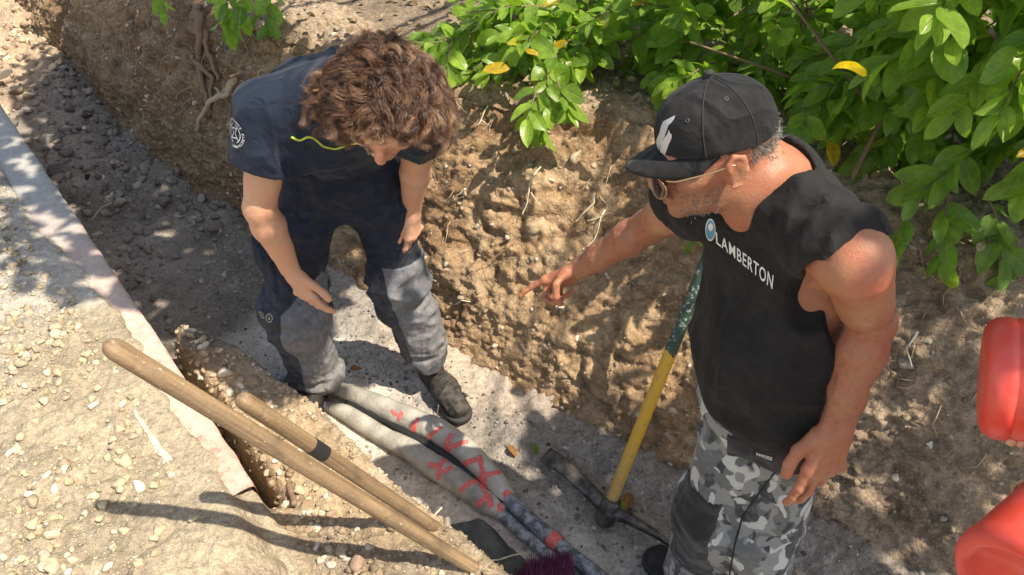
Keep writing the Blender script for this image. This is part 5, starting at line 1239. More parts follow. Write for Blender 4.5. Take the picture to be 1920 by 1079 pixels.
def ring(r0, r1, n=28): return [[(r0*math.cos(a), r0*math.sin(a)), (r1*math.cos(a), r1*math.sin(a)), (r1*math.cos(b), r1*math.sin(b)), (r0*math.cos(b), r0*math.sin(b))] for a, b in zip(np.linspace(0, 2*np.pi, n+1)[:-1], np.linspace(0, 2*np.pi, n+1)[1:])]
for dx in (0, .027):
    project_flat('badge', ring(.0085, .0105, 20)+[[(-.004, -.003), (.003, -.003), (.004, -.001), (-.003, .000)], [(-.003, .0), (-.001, .0), (.003, .004), (.001, .005)]], (-.775+dx, 1.70, .548), (1, -.1, 0), (0, .1, 1), (0, -1, .1), bvt, M_tprint, tro, .0016, .01)
# navy t-shirt
M_tee = cloth_mat('navy_jersey', (.013, .020, .038), .8, 1100, .2, (.04, .05, .07), .2, .06)
v = Vol((-.78, 1.40, .92), (-.06, 2.06, 1.52), .005)
v.cone(pel+V3(0, -.015, .06), che, (.158, .120), (.178, .122), w=lat, k=.05); v.cone(che, nb_-V3(-.0, -.045, .025), (.178, .122), (.150, .085), w=lat, k=.06)
for a, e in ((SR, ER), (SL, EL)):
    v.cone(nb_-V3(0, -.04, .025), a+V3(0, 0, -.004), (.075, .068), (.072, .070), k=.05); q = a*.42+e*.58; v.cone(a, q, (.072, .070), (.074, .076), k=.03)
v.cone(pel+V3(-.05, -.03, .06), SR+V3(.06, .04, -.09), .09, .07, k=.05)                                            # cloth hanging from the chest
v.disp(lambda P: folds(P, .012, 31, (1, .8, .5), 12)+folds(P, .003, 33, (.6, 1, 1), 22)*(P[:, 1] < 1.75), .04)
for a, e in ((SR, ER), (SL, EL)):
    q = a*.46+e*.54; ax_ = unit(e-a); v.plane(q, ax_+V3(0, -.05, 0), lo=q-V3(.10, .10, .11), hi=q+V3(.10, .10, .09), k=0)
    v.cone(q-ax_*.03, q+ax_*.12, .060, .066, k=.006, op='sub') if True else None
v.plane(V3(-.5, 1.76, 1.035), unit(V3(.06, -.22, -1)))
v.cone(nb_-V3(0, -.01, .02), Hc, .066, .075, k=.01, op='sub')
tee, SV, SQ = vmesh('t_shirt', v, M_tee, Yp); bvs = bvhq(SV, SQ); bvs_y = bvs; tee_y = tee
def surf_tube(name, pts, r_, bv, m_, parent, off=.001):
    L = smooth_path(pts, 60, 2); out = []
    for q in L:
        h = bv.find_nearest(Vector(q)); out.append(np.array(h[0])+np.array(h[1])*off*(1 if Vector(q-np.array(h[0])).dot(h[1]) >= 0 or True else -1))
    V, F = tube(smooth_path(out, 60, 2), r_, 8); return mk(name, V, F, m_, parent)
M_lime = mat('lime_piping'); g = N(M_lime); g.out(g.bsdf((.50, .56, .06), .6))
# round emblem on the sleeve
on = unit(V3(-.55, -.62, .56)); oc = SR+V3(-.035, -.02, -.06)+on*.04; ex = unit(np.cross(on, V3(.25, .1, -1)))*-1; ex = ex if ex[0] > 0 else -ex; ey = np.cross(on, ex); ey = ey if ey[2] > 0 else -ey
def seg(a, b, w_): 
    a = np.array(a); b = np.array(b); d = unit(b-a); n_ = np.array([-d[1], d[0]])*w_/2; return [tuple(a-n_), tuple(b-n_), tuple(b+n_), tuple(a+n_)]
S_ = .0011
polys = []
for a0, a1 in ((100, 250), (290, 420)):
    aa = np.radians(np.linspace(a0, a1, 20)); polys += [[(.021*math.cos(a), .021*math.sin(a)), (.0228*math.cos(a), .0228*math.sin(a)), (.0228*math.cos(b), .0228*math.sin(b)), (.021*math.cos(b), .021*math.sin(b))] for a, b in zip(aa[:-1], aa[1:])]
for a0, a1 in ((262, 292), (150, 185)):
    aa = np.radians(np.linspace(a0, a1, 8)); polys += [[(.0295*math.cos(a), .0295*math.sin(a)), (.0315*math.cos(a), .0315*math.sin(a)), (.0315*math.cos(b), .0315*math.sin(b)), (.0295*math.cos(b), .0295*math.sin(b))] for a, b in zip(aa[:-1], aa[1:])]
z_ = [(-.013, .015), (-.010, .011), (.015, .011), (.003, .0), (.013, -.015), (.010, -.011), (-.015, -.011), (-.003, .0)]
for a, b in zip(z_, z_[1:]+z_[:1]): polys.append(seg(a, b, .0022))
project_flat('emblem', polys, oc, ex, ey, on, bvs, M_wprint, tee, .0015, .006)
txt = 'MAINTENANCE ELECTRIQUE'
for i, ch in enumerate(txt):                                                                   # lettering round the rim
    if ch == ' ': continue
    a = R_(148-i*(268/len(txt))); bm = text_bm(ch, .0078, .0002, 'CENTER'); bmesh.ops.rotate(bm, verts=bm.verts[:], cent=(0, 0, 0), matrix=Matrix.Rotation(a-math.pi/2, 3, 'Z')); bmesh.ops.translate(bm, verts=bm.verts[:], vec=(.0275*math.cos(a), .0275*math.sin(a), 0))
    if i == 0: allb = bm
    else:
        me_ = bpy.data.meshes.new('t'); bm.to_mesh(me_); allb.from_mesh(me_); bpy.data.meshes.remove(me_); bm.free()
drape('emblem_lettering', allb, oc, ex, ey, on, bvs, M_wprint, tee, .0015, .02)
# belt line, boots
M_boot = cloth_mat('dusty_black_leather', (.030, .026, .023), .6, 300, .3, (.20, .17, .14), .5, 0., .001); M_sole = mat('boot_sole'); g = N(M_sole); g.out(g.bsdf((.035, .032, .03), .75)); M_lace = mat('boot_lace'); g = N(M_lace); g.out(g.bsdf((.05, .05, .045), .8))
lace_boot(Yp, (-.335, 1.995, .012), (-.165, 1.725, .012), (-.315, 1.955, .20), (M_boot, M_sole, M_lace))
lace_boot(Yp, (-.705, 1.95, .012), (-.745, 1.655, .012), (-.715, 1.88, .20), (M_boot, M_sole, M_lace))
# curly hair
def strands(name, roots, nrm, L, flow, center, rad, M_, parent, mat_, seed, grav=.9, curl=.010, npts=16, r0=.0009, per=36, spread=.013, tight=.45):
    """locks of hair: guide locks follow flow, fall, stay outside the skull and wind into curls; the strands of a lock share its path"""
    r = np.random.default_rng(seed); n = len(roots); D = unit_rows(nrm*.35+flow); Mt = np.array(M_); base = [roots.copy()]
    for s_ in range(npts-1):
        wob = np.stack([vnoise(base[-1]*1., 20, seed+40+k) for k in range(3)], 1)
        D = unit_rows(D+np.array([0, 0, -grav/npts*2.2])*(1 if s_ > 1 else .3)+wob*.22)
        q = base[-1]+D*(L/npts)[:, None]; loc = (q-center)@Mt.T; e = np.linalg.norm(loc/rad, axis=1); lim = 1.05+.10*s_/npts; low = e < lim
        q = np.where(low[:, None], center+((loc/np.maximum(e, 1e-6)[:, None])*lim)@Mt, q); D = np.where(low[:, None], unit_rows(q-base[-1]), D); base.append(q)
    B = np.stack(base, 1); T = np.gradient(B, axis=1); T /= np.maximum(np.linalg.norm(T, axis=2, keepdims=True), 1e-9)
    ref = np.cross(T, np.array([.3, .8, .5])); ref /= np.maximum(np.linalg.norm(ref, axis=2, keepdims=True), 1e-6); ref2 = np.cross(T, ref)
    t = np.linspace(0, 1, npts)[None]; ph = r.uniform(0, 6.28, n)[:, None]+t*2*np.pi*(L[:, None]/r.uniform(.045, .085, n)[:, None]); amp = (curl*r.uniform(.5, 1.4, n))[:, None]*sst(.05, .5, t)*(1+.4*t)
    B = B+ref*(np.cos(ph)*amp)[..., None]+ref2*(np.sin(ph)*amp*.7)[..., None]
    # strands of each lock
    B = np.repeat(B, per, 0); ref = np.repeat(ref, per, 0); ref2 = np.repeat(ref2, per, 0); N_ = n*per
    o1, o2 = r.normal(size=N_)*spread*.5, r.normal(size=N_)*spread*.5; sh = 1-(1-tight)*sst(.0, .6, t)+.25*sst(.75, 1., t); fz = r.normal(size=(N_, 2))*.0025; fph = r.uniform(0, 6.28, N_)[:, None]
    B = B+ref*((o1[:, None]*sh)+fz[:, :1]*np.sin(t*14+fph))[..., None]+ref2*((o2[:, None]*sh)+fz[:, 1:]*np.cos(t*11+fph))[..., None]
    fly = r.random(N_) < .10; B[fly] += (ref[fly]*r.normal(size=(fly.sum(), 1, 1))+ref2[fly]*r.normal(size=(fly.sum(), 1, 1)))*.012*(t[0]**1.5)[None, :, None]
    w = (r0*(1.05-.7*t**2))[..., None]*r.uniform(.7, 1.2, N_)[:, None, None]; tri = [ref, -.5*ref+.866*ref2, -.5*ref-.866*ref2]
    V = np.stack([B+k*w for k in tri], 2).reshape(-1, 3); i = np.arange(N_*npts*3).reshape(N_, npts, 3); j = np.roll(i, -1, 2)
    F = np.stack([i[:, :-1], j[:, :-1], j[:, 1:], i[:, 1:]], -1).reshape(-1, 4)
    tone = np.clip(np.repeat(.45+.25*r.normal(size=n), per)+.16*r.normal(size=N_), 0, 1); return mk(name, V, F, mat_, parent, attrs={'tone': np.repeat(tone, npts*3), 'tt': np.tile(np.repeat(np.linspace(0, 1, npts), 3), N_)})
def unit_rows(A): return A/np.maximum(np.linalg.norm(A, axis=1, keepdims=True), 1e-9)
def hair_mat(name, stops, rough=.38):
    m = mat(name); g = N(m); t = g.n('Attribute', attribute_name='tone').outputs['Fac']; tt = g.n('Attribute', attribute_name='tt').outputs['Fac']
    f_ = g.mul(g.mul(t, .75), g.mul(tt, .28), 'ADD'); c = g.ramp(f_, stops); g.out(g.bsdf(c, rough, Specular_IOR_Level=.6, Sheen_Weight=.0)); return m
M_hair = hair_mat('brown_hair', [(0., (.020, .009, .005)), (.38, (.085, .038, .020)), (.70, (.25, .125, .068)), (1., (.55, .34, .19))])
r = np.random.default_rng(9); n = 1150; q = unit_rows(r.normal(size=(n, 3)))     # local: forward, left, up
keep = (q[:, 2] > -.40-.2*(q[:, 0] < -.2)) & ~((q[:, 0] > .66) & (q[:, 2] < .50)) & ~((q[:, 0] > .30) & (q[:, 2] < -.0))
q = q[keep]; Mh = np.stack([Hf, Hl, Hu]); rad = V3(.100, .079, .093); cc = Hc+Hf*-.012+Hu*.022
roots = cc+(q*rad)@Mh; nr_ = unit_rows((q/rad)@Mh)
side = np.clip((q[:, 1]-.15+.10*vnoise(q, 3, 4))*4, -1, 1); fl = side[:, None]*Hl*.9+np.clip(q[:, :1]*1.5+.3, -.5, 1)*Hf*.55-Hu*.05
fl = fl+np.stack([vnoise(roots, 14, 70+k) for k in range(3)], 1)*.45
Lh = r.uniform(.07, .135, len(q))*(1-.55*(q[:, 0] > .45))*(1-.62*((q[:, 0] < .25) & (np.abs(q[:, 1]) < .62))); strands('hair', roots, nr_, Lh, fl, cc, rad, Mh, Yp, M_hair, 3, grav=1.5, curl=.0080, r0=.00042, per=54, npts=14)
v = Vol(cc-V3(.13, .13, .13), cc+V3(.13, .13, .13), .006); v.ell(cc, rad+.006, M=Mh, k=0); v.plane(cc+Hf*.055-Hu*.0, Hf*1.-Hu*.75); v.plane(cc-Hu*.045, -Hu); vmesh('scalp_hair', v, M_hair, Yp, 1)
# ================================================================== the pointing man
Op = empty('person', (.53, .93, 0), 'pointing man in black cap, torn black sleeveless shirt and grey camouflage trousers', 'person')
pelo, cho, nbo = V3(.545, 1.055, .95), V3(.522, 1.11, 1.20), V3(.460, 1.115, 1.405)
oSR, oSL = V3(.345, 1.17, 1.345), V3(.522, .905, 1.400)
oER, oWR = V3(.310, 1.39, 1.114), V3(.168, 1.47, .927)
oEL, oWL = V3(.618, .945, 1.226), V3(.598, .888, 1.028)
oRH, oLH = V3(.500, 1.075, .90), V3(.590, 1.01, .90); oRK, oLK = V3(.505, 1.045, .50), V3(.595, 1.0, .50); oRA, oLA = V3(.525, 1.10, .10), V3(.665, 1.03, .10)
oHc = V3(.342, 1.128, 1.468); oHu, oHf, oHl = headf((-.27, .12, .95), (-.95, -.13, -.27))
lato = unit(V3(.66, -.75, .06)); fro = unit(V3(-.75, -.66, 0))
M_skin2 = skin_mat('weathered_skin', (.38, .17, .09), (.38, .11, .06), .6)
v = Vol((-.02, .72, .55), (.76, 1.62, 1.62), .0036)
v.cone(pelo, cho, (.128, .100), (.138, .094), w=lato, k=.04); v.cone(cho, nbo-V3(.01, .02, .03), (.138, .094), (.115, .066), w=lato, k=.05)
for a in (oSR, oSL): v.cone(nbo-V3(0, 0, .035), a, (.056, .056), (.056, .056), k=.05)
v.cone(nbo-V3(0, 0, .03), oHc-oHu*.045-oHf*.020, .059, .053, k=.035); v.cone(nbo-fro*.035, oHc-oHf*.05-oHu*.03, .045, .045, k=.03)
v.cone(nbo-V3(0, 0, .02)-fro*.02, oSL*.75+nbo*.25, .045, .045, k=.03)
def arm_o(v, a, e, w_, left):
    v.ell(a+(V3(.0, -.006, -.012) if left else 0), (.050, .049, .052) if left else (.054, .054, .056), k=.03)
    v.cone(a, e, .046, .037, k=.02); v.cone(a*.75+e*.25, a*.35+e*.65, (.048, .048), .041, k=.02); m_ = e*.75+w_*.25
    v.cone(e, m_, .035, (.039, .036), k=.02); v.cone(m_, e*.3+w_*.7, (.039, .036), (.031, .026), w=lato, k=.02); v.cone(e*.3+w_*.7, w_, (.031, .026), (.030, .022), w=lato, k=.02)
    bk = unit(e-(a+w_)/2); v.ell(e+bk*.022, (.022, .022, .022), k=.02)
arm_o(v, oSR, oER, oWR, 0); arm_o(v, oSL, oEL, oWL, 1)
for a, e, w_ in ((oRH, oRK, oRA), (oLH, oLK, oLA)): v.cone(a, e, .085, .058, k=.03); v.cone(e, w_, .055, .04, k=.02)
head(v, oHc, oHu, oHf, jaw=1.05, k=.014, sk=.96)
HA = dict(W=oWR+unit(oWR-oER)*.008, d=(-.76, .10, -.60), n=(.02, .86, .50), s=(-.6, -.4, .58), curls=[(2, 8, 6), (66, 72, 40), (76, 78, 42), (82, 74, 42)], thumb=[(.62, .34, -.62), (.45, -.45, -.70), (.10, -.85, -.50)], splay=(.04, .0, -.02, -.06), sc=.97)
HB = dict(W=oWL+unit(oWL-oEL)*.008, d=(-.12, -.30, -.94), n=(.15, -.93, .30), s=(-1, -.15, 0), curls=[(4, 12, 8), (8, 20, 10), (22, 34, 14), (32, 36, 16)], thumb=[(.74, .56, -.10), (.96, .16, -.15), (1, -.06, -.15)], splay=(.08, .01, -.05, -.12), sc=1.10)
v.disp(lambda P: .0012*vnoise(P, 45, 3)+.0022*vnoise(P, 18, 5), .02)
V, Q = v.mesh(2)
qR = oSR*.80+oER*.20; V, Q = clipmesh(V, Q, qR, unit(oER-oSR), V3(-.05, 1.17, .7), V3(.45, 1.70, 1.36))
dS = np.linalg.norm(V[Q].mean(1)-oSL, axis=1); qL = oSL*.86+oEL*.14; cQ = V[Q].mean(1); axl = unit(oEL-oSL)
lat_ = ((cQ-oSL)@axl > .0)&(np.linalg.norm(np.cross(cQ-oSL, axl), axis=1) < .085)&((cQ-cho)@lato > .10)
seg_ = np.minimum(np.linalg.norm(np.cross(cQ-oEL, unit(oWL-oEL)), axis=1), 9); fore = (seg_ < .075)&((cQ-oEL)@unit(oWL-oEL) > -.04)&((cQ-cho)@lato > .105)
inner = np.sqrt((((cQ-(pelo+cho)/2)@lato)/.150)**2+(((cQ-(pelo+cho)/2)@fro)/.120)**2) < 1.0
V, Q = big_island(*compact(V, Q[~(fore & ~inner & (cQ[:, 2] < 1.26))]), .05); parts = [(V, Q)]
for A_, E_, W_, H_ in ((oSR, oER, oWR, HA), (oSL, oEL, oWL, HB)):
    lo_ = np.minimum(np.minimum(A_, W_), E_); hi_ = np.maximum(np.maximum(A_, W_), E_); h1 = Vol(lo_-V3(.15, .12, .22), hi_+V3(.10, .12, .09), .0025)
    arm_o(h1, A_, E_, W_, A_ is oSL); hand(h1, **H_)
    d_ = unit(np.array(H_['d'], float)); n_ = unit(np.array(H_['n'], float)-d_*(np.array(H_['n'])@d_)); s_ = unit(np.array(H_['s'], float)); s_ = s_-d_*(s_@d_); s_ = unit(s_-n_*(s_@n_))
    for j_, o_ in enumerate((.028, .009, -.011, -.029)):                                       # tendons and veins
        h1.cone(H_['W']+(d_*.012+s_*o_*.45+n_*.013)*H_['sc'], H_['W']+(d_*.080+s_*o_+n_*.0115)*H_['sc'], .0022, .0022, k=.007)
    h1.cone(H_['W']+(d_*.02-s_*.012+n_*.016), H_['W']+(d_*.065+s_*.016+n_*.014), .0016, .0016, k=.003); h1.cone(H_['W']+(d_*.035+s_*.002+n_*.015), H_['W']+(d_*.07-s_*.022+n_*.011), .0014, .0014, k=.003)
    h1.disp(lambda P: .0009*vnoise(P, 120, 3)+.0012*vnoise(P, 45, 3)+.0022*vnoise(P, 18, 5), .01)
    V, Q = h1.mesh(1); 
    if A_ is oSR: V, Q = keepmesh(V, Q, A_*.82+E_*.18, unit(A_-E_))
    parts.append(big_island(V, Q))
V, F = join(parts); bvo_body = BVHTree.FromPolygons(V.tolist(), [q for f in F for q in f.tolist()]); c = np.ones((len(V), 3))
hd = V-oHc; a_, l_, u_ = hd@oHf, hd@oHl, hd@oHu; inh = np.linalg.norm(hd, axis=1) < .165
st = sst(.01, -.03, u_)*sst(-.03, .02, a_)*inh*(1-sst(.020, .060, u_+.095)*0)*.35*sst(-.125, -.10, u_); c = c*(1-st[:, None]*np.array([.45, .25, .15]))
lips = np.exp(-(((a_-.100)/.02)**2+(l_/.022)**2+((u_+.069)/.009)**2)); c = c*(1-lips[:, None]*.35*np.array([.3, 1, 1]))
dE = np.linalg.norm(V-oEL, axis=1); c = c*(1-.18*sst(.09, .02, dE)[:, None]*np.array([.4, 1, 1]))
t_ = ((V-oSR)@unit(oER-oSR)); nearR = (np.linalg.norm(np.cross(V-oSR, unit(oER-oSR)), axis=1) < .09)&(V[:, 1] > 1.1)&(~inh); pale = nearR*sst(.20, .15, t_+.012*vnoise(V, 20, 4)); c = c*(1+pale[:, None]*np.array([.12, .42, .50]))
arms = sst(.10, .0, np.linalg.norm(V-oSL-V3(0, 0, -.12)+lato*.07, axis=1)); c = c*(1+arms[:, None]*np.array([.08, .25, .25]))
bodyo = mk('body', V, F, M_skin2, Op, col=c)
# trousers
M_camo = mat('camouflage_cloth'); g = N(M_camo); p = g.obj()
mp = g.n('Mapping', {0: p}); mp.inputs['Scale'].default_value = (1, 1, .72)
def blot(sc, th, seed, w_=.02):
    mm = g.n('Mapping', {0: mp.outputs[0]}); mm.inputs['Location'].default_value = (seed, seed*.7, seed*.3)
    n_ = g.noise(sc, 1.5, .4, mm.outputs[0], .6).outputs[0]; return g.ramp(n_, [(th-w_*.5, 0.), (th+w_*.5, 1.)])
c = g.mix(blot(21, .50, 1.), (.125, .125, .125), (.235, .232, .222)); c = g.mix(blot(25, .575, 5.), c, (.042, .043, .047)); c = g.mix(blot(27, .60, 9.), c, (.50, .49, .46))
n1 = g.noise(60, 5, .7, p).outputs[0]; c = g.mix(g.ramp(n1, [(.45, 0.), (.75, .35)]), c, (.34, .30, .25)); n2 = g.noise(900, 2, .6, p).outputs[0]
g.out(g.bsdf(c, .9, g.bump(g.mul(n2, g.mul(n1, 2.), 'ADD'), .0007), Specular_IOR_Level=.2, Sheen_Weight=.1))
v = Vol((.30, .78, .03), (.86, 1.32, 1.08), .005)
v.cone(pelo+V3(0, 0, .05), pelo-V3(0, 0, .03), (.118, .105), (.122, .108), w=lato, k=.03)
for a, e, w_ in ((oRH, oRK, oRA), (oLH, oLK, oLA)):
    v.cone(a, e, (.086, .088), (.078, .082), k=.035); v.cone(e, w_, (.080, .084), (.078, .084), k=.03); v.ell(e+fro*.015, (.080, .080, .10), k=.04)
v.disp(lambda P: folds(P, .0085, 61, (1, 1, .55), 15)+folds(P, .007, 63, (.6, .6, 1.2), 18)*(.4+np.exp(-((P[:, 2]-.86)/.08)**2)+np.exp(-((P[:, 2]-.5)/.12)**2)), .04)
v.plane(V3(0, 0, 1.04), (0, 0, 1)); v.plane(V3(0, 0, .075), (0, 0, -1))
tro2, TV, TQ = vmesh('trousers', v, M_camo, Op); bvt = bvhq(TV, TQ)
M_blk = cloth_mat('black_patch_fabric', (.028, .026, .026), .85, 500, .25, (.12, .10, .09), .4, .15)
def kcut(P):
    r_ = P-oRK; fr = r_@fro; la = r_@lato; return np.maximum(np.maximum(-fr-.005+.5*np.abs(la)*0, P[:, 2]-.64-.25*la+.01*vnoise(P, 10, 3)), np.maximum(.30-P[:, 2], np.abs(la+.02)-.062))
patch('knee_patch', TV, TQ, kcut, M_blk, tro2, .005)
def pkt(P):
    r_ = P-oLH; fr = r_@fro; la = r_@lato; return np.maximum(np.maximum(np.abs(P[:, 2]-.865-.25*la)-.035, -fr-.04), -la-.075)
patch('pocket_flap', TV, TQ, pkt, M_blk, tro2, .006)
# torn sleeveless shirt
M_bsh = cloth_mat('faded_black_cotton', (.017, .0155, .015), .85, 1000, .25, (.045, .036, .03), .35, .04)
v = Vol((.20, .76, .82), (.80, 1.38, 1.50), .0046)
v.cone(pelo+V3(0, 0, -.03), pelo*.45+cho*.55, (.148, .112), (.148, .118), w=lato, k=.05); v.cone(pelo*.45+cho*.55, cho+V3(0, 0, .03), (.148, .118), (.150, .116), w=lato, k=.05)
v.cone(cho+V3(0, 0, .03), nbo-V3(.0, .01, .045), (.150, .116), (.140, .092), w=lato, k=.06)
v.ell(pelo*.55+cho*.45+fro*.045-lato*.03, (.095, .095, .14), k=.08)
for a, o_ in ((oSR, -1), (oSL, 1)):
    v.cone(nbo-V3(0, 0, .026)-fro*.012, (a*.84+nbo*.16+V3(0, 0, -.004) if o_ > 0 else a), (.074, .072), (.066, .066), k=.05)
q2 = oSR+unit(oER-oSR)*.03; v.cone(oSR, q2, .070, .072, k=.03)
def fo(P):
    r_ = P-cho; f_ = sst(-.05, .10, r_@fro); low = sst(1.14, .98, P[:, 2]); sh_ = sst(1.26, 1.36, P[:, 2])
    drag = 1-np.abs(np.sin((P@lato)*42+(P[:, 2])*18+2*vnoise(P, 7, 4)))*2
    return folds(P, .013, 71, (1, 1, .35), 11)*(.6+.4*f_)+folds(P, .015, 73, (.55, .55, 1.3), 11)*low+.0035*drag*sh_+.0015*fbm(P, 60, 8, 3)
v.disp(fo, .045)
# openings: neck with a V, left arm hole showing the side of the chest, right arm hole
v.cone(nbo+V3(0, 0, .004)+fro*.016, oHc-oHu*.03, (.070, .070), (.080, .080), k=.008, op='sub')
v.cone(nbo+fro*.085-V3(0, 0, .035), nbo+fro*.03+V3(0, 0, .05), .022, .060, k=.02, op='sub')
axL = unit(oEL-oSL); q = oSL+axL*.062
v.plane(q, unit(axL*1.0+lato*.25), lo=q-V3(.12, .12, .13), hi=q+V3(.16, .14, .12)) if False else None
v.cone(oSL+axL*.052, oEL+axL*.05, .078, .070, k=.008, op='sub')
v.ell(V3(.518, .950, 1.275), (.052, .050, .078), k=.012, op='sub'); nI = unit(V3(.05, -.60, -.80)); v.ell(oSL+nI*.050+V3(.016, .002, 0), (.094, .088, .088), k=.008, op='sub')
v.ell(oSL+V3(.03, .04, -.130)+lato*.035+fro*.030, (.050, .050, .100), k=.012, op='sub')
v.ell(oSL+V3(.060, .04, -.13)+lato*.04, (.065, .065, .085), k=.012, op='sub')
axR = unit(oER-oSR); v.cone(oSR+axR*.035, oER, .066, .060, k=.008, op='sub'); v.plane(oSR+axR*.055, axR, lo=oSR+axR*.10-V3(.10, .07, .13), hi=oSR+axR*.10+V3(.10, .14, .10))
hem = lambda P: None
v.plane(V3(.5, .93, .885), unit(V3(.05, .10, -1)))
shirt, SV, SQ = vmesh('sleeveless_shirt', v, M_bsh, Op); bvs = bvhq(SV, SQ)
# shirt seams and torn hem threads
M_seam = mat('black_seam'); g = N(M_seam); g.out(g.bsdf((.012, .012, .013), .8))
O0 = Vector((0, 0, 2.1))
def on_surface(bv, u, v_, off=.001):
    d = (Vector(pix(u, v_, 0))-O0).normalized(); h = bv.ray_cast(O0, d); return None if h[0] is None else np.array(h[0]-d*off)
def line_on(name, uvs, r_, bv, m_, parent, off=.0006, n=50):
    L = smooth_path([(u, v_) for u, v_ in uvs], n, 2); out = [q for q in (on_surface(bv, u, v_, off) for u, v_ in L) if q is not None]
    if len(out) < 5: return
    V, F = tube(smooth_path(out, len(out), 1), r_, 6); return mk(name, V, F, m_, parent)
line_on('piping', [(546, 258), (562, 266), (578, 256), (592, 262), (606, 276), (630, 281), (652, 272), (680, 268), (712, 268)], .0030, bvs_y, M_lime, tee_y)
def print_on(name, bm, fmap, bv, m_, parent, off=.0015, sub=3.):
    for _ in range(6):
        for v_ in []: pass
        ed = [e for e in bm.edges if (Vector(fmap(e.verts[0].co))-Vector(fmap(e.verts[1].co))).length > sub]
        if not ed: break
        bmesh.ops.subdivide_edges(bm, edges=ed, cuts=1); bmesh.ops.triangulate(bm, faces=bm.faces[:])
    bad = []
    for v_ in bm.verts:
        u, w_ = fmap(v_.co); q = on_surface(bv, u, w_, off)
        if q is None: bad.append(v_)
        else: v_.co = q
    bmesh.ops.delete(bm, geom=bad, context='VERTS'); bmesh.ops.delete(bm, geom=[f for f in bm.faces if max(e.calc_length() for e in f.edges) > .02], context='FACES')
    bm.verts.index_update(); V = np.array([v_.co[:] for v_ in bm.verts]).reshape(-1, 3); F = np.array([[v_.index for v_ in f.verts] for f in bm.faces]).reshape(-1, 3); bm.free()
    if len(F): return mk(name, V, F, m_, parent, smooth=True)
def poly_bm(polys):
    bm = bmesh.new()
    for pl in polys: bm.faces.new([bm.verts.new((x, y, 0)) for x, y in pl])
    bmesh.ops.triangulate(bm, faces=bm.faces[:]); return bm
M_wp = mat('cracked_white_print'); g = N(M_wp); n1 = g.noise(260, 3, .7).outputs[0]; g.out(g.bsdf(g.mix(g.ramp(n1, [(.35, .5), (.5, 0.)]), (.74, .73, .71), (.3, .29, .28)), .75))
M_bp = mat('blue_print'); g = N(M_bp); g.out(g.bsdf((.10, .30, .46), .7))
bm = text_bm('LAMBERTON', 1., .011, 'LEFT', 1.12); W_ = max(v_.co.x for v_ in bm.verts); x0 = min(v_.co.x for v_ in bm.verts); Hh = max(v_.co.y for v_ in bm.verts)
def tm(c):
    t = (c.x-x0)/(W_-x0); h_ = c.y/Hh; t2 = t**.93; return (1343+105*t2+(-1.5+4*t)*h_, 457+86*(t2*.97+.03*t2*t2)-(22+4.*t)*h_)
print_on('shirt_lettering', bm, tm, bvs, M_wp, shirt, .0018, 2.5)
el = lambda cx, cy, rx, ry, n=24, a0=0, a1=360: [(cx+rx*math.cos(R_(a)), cy+ry*math.sin(R_(a))) for a in np.linspace(a0, a1, n, endpoint=(a1-a0) < 360)]
idm = lambda c: (c.x, c.y)
print_on('shirt_logo', poly_bm([el(1332, 432, 9.5, 21)]), idm, bvs, M_wp, shirt, .0014, 3); print_on('shirt_logo', poly_bm([el(1332, 432, 8.2, 18.5)]), idm, bvs, M_bp, shirt, .0020, 3); print_on('shirt_logo', poly_bm([el(1332.5, 427, 4.6, 7.5)]), idm, bvs, M_wp, shirt, .0026, 3)
# brand tab on the pocket flap
h = on_surface(bvt, 1433, 858, 0)
print_on('pocket_tab', poly_bm([[(1413, 841), (1453, 853), (1451, 869), (1411, 856)]]), idm, bvt, M_seam, tro2, .012, 3)
bm = text_bm('PARKSIDE', 1., .02, 'LEFT'); W2 = max(v_.co.x for v_ in bm.verts); H2 = max(v_.co.y for v_ in bm.verts)
print_on('pocket_lettering', bm, lambda c: (1418+30*c.x/W2, 855.5+9*c.x/W2-6.0*c.y/H2), bvt, M_wp, tro2, .0135, 2.)
line_on('trouser_seam', [(1452, 888), (1420, 930), (1392, 970), (1378, 1020), (1368, 1079), (1362, 1120)], .0022, bvt, M_seam, tro2, .001)
# cap
M_cap = cloth_mat('washed_black_cotton', (.014, .0135, .014), .85, 900, .3, (.06, .055, .052), .3, .06)
P = lambda a, b, h_: oHc+oHf*a+oHl*b+oHu*h_; Mo = [oHf, oHl, oHu]
v = Vol(oHc-V3(.20, .18, .10), oHc+V3(.18, .18, .20), .0036)
v.ell(P(-.012, 0, .026), (.099, .083, .092), M=Mo, k=0); v.ell(P(.026, 0, .040), (.064, .068, .068), M=Mo, k=.02)
v.disp(lambda X: -.0030*np.abs(np.sin(3*np.arctan2((X-P(-.012, 0, 0))@oHl, (X-P(-.012, 0, 0))@oHf)))**.25*0+.0020*fbm(X, 16, 5, 3)+.0035*np.maximum(0, vnoise(X@np.array(Mo).T*[1, 2.2, .8], 22, 6))*sst(.03, .10, (X-oHc)@oHu)*sst(-.02, .06, (X-oHc)@oHf), .03)
v.plane(P(.05, 0, .017), oHf*.04-oHu); v.ell(P(-.012, 0, .026), (.092, .076, .084), M=Mo, k=.001, op='sub') if True else None
capo, CV, CQ = vmesh('cap', v, M_cap, Op); bvc = bvhq(CV, CQ)
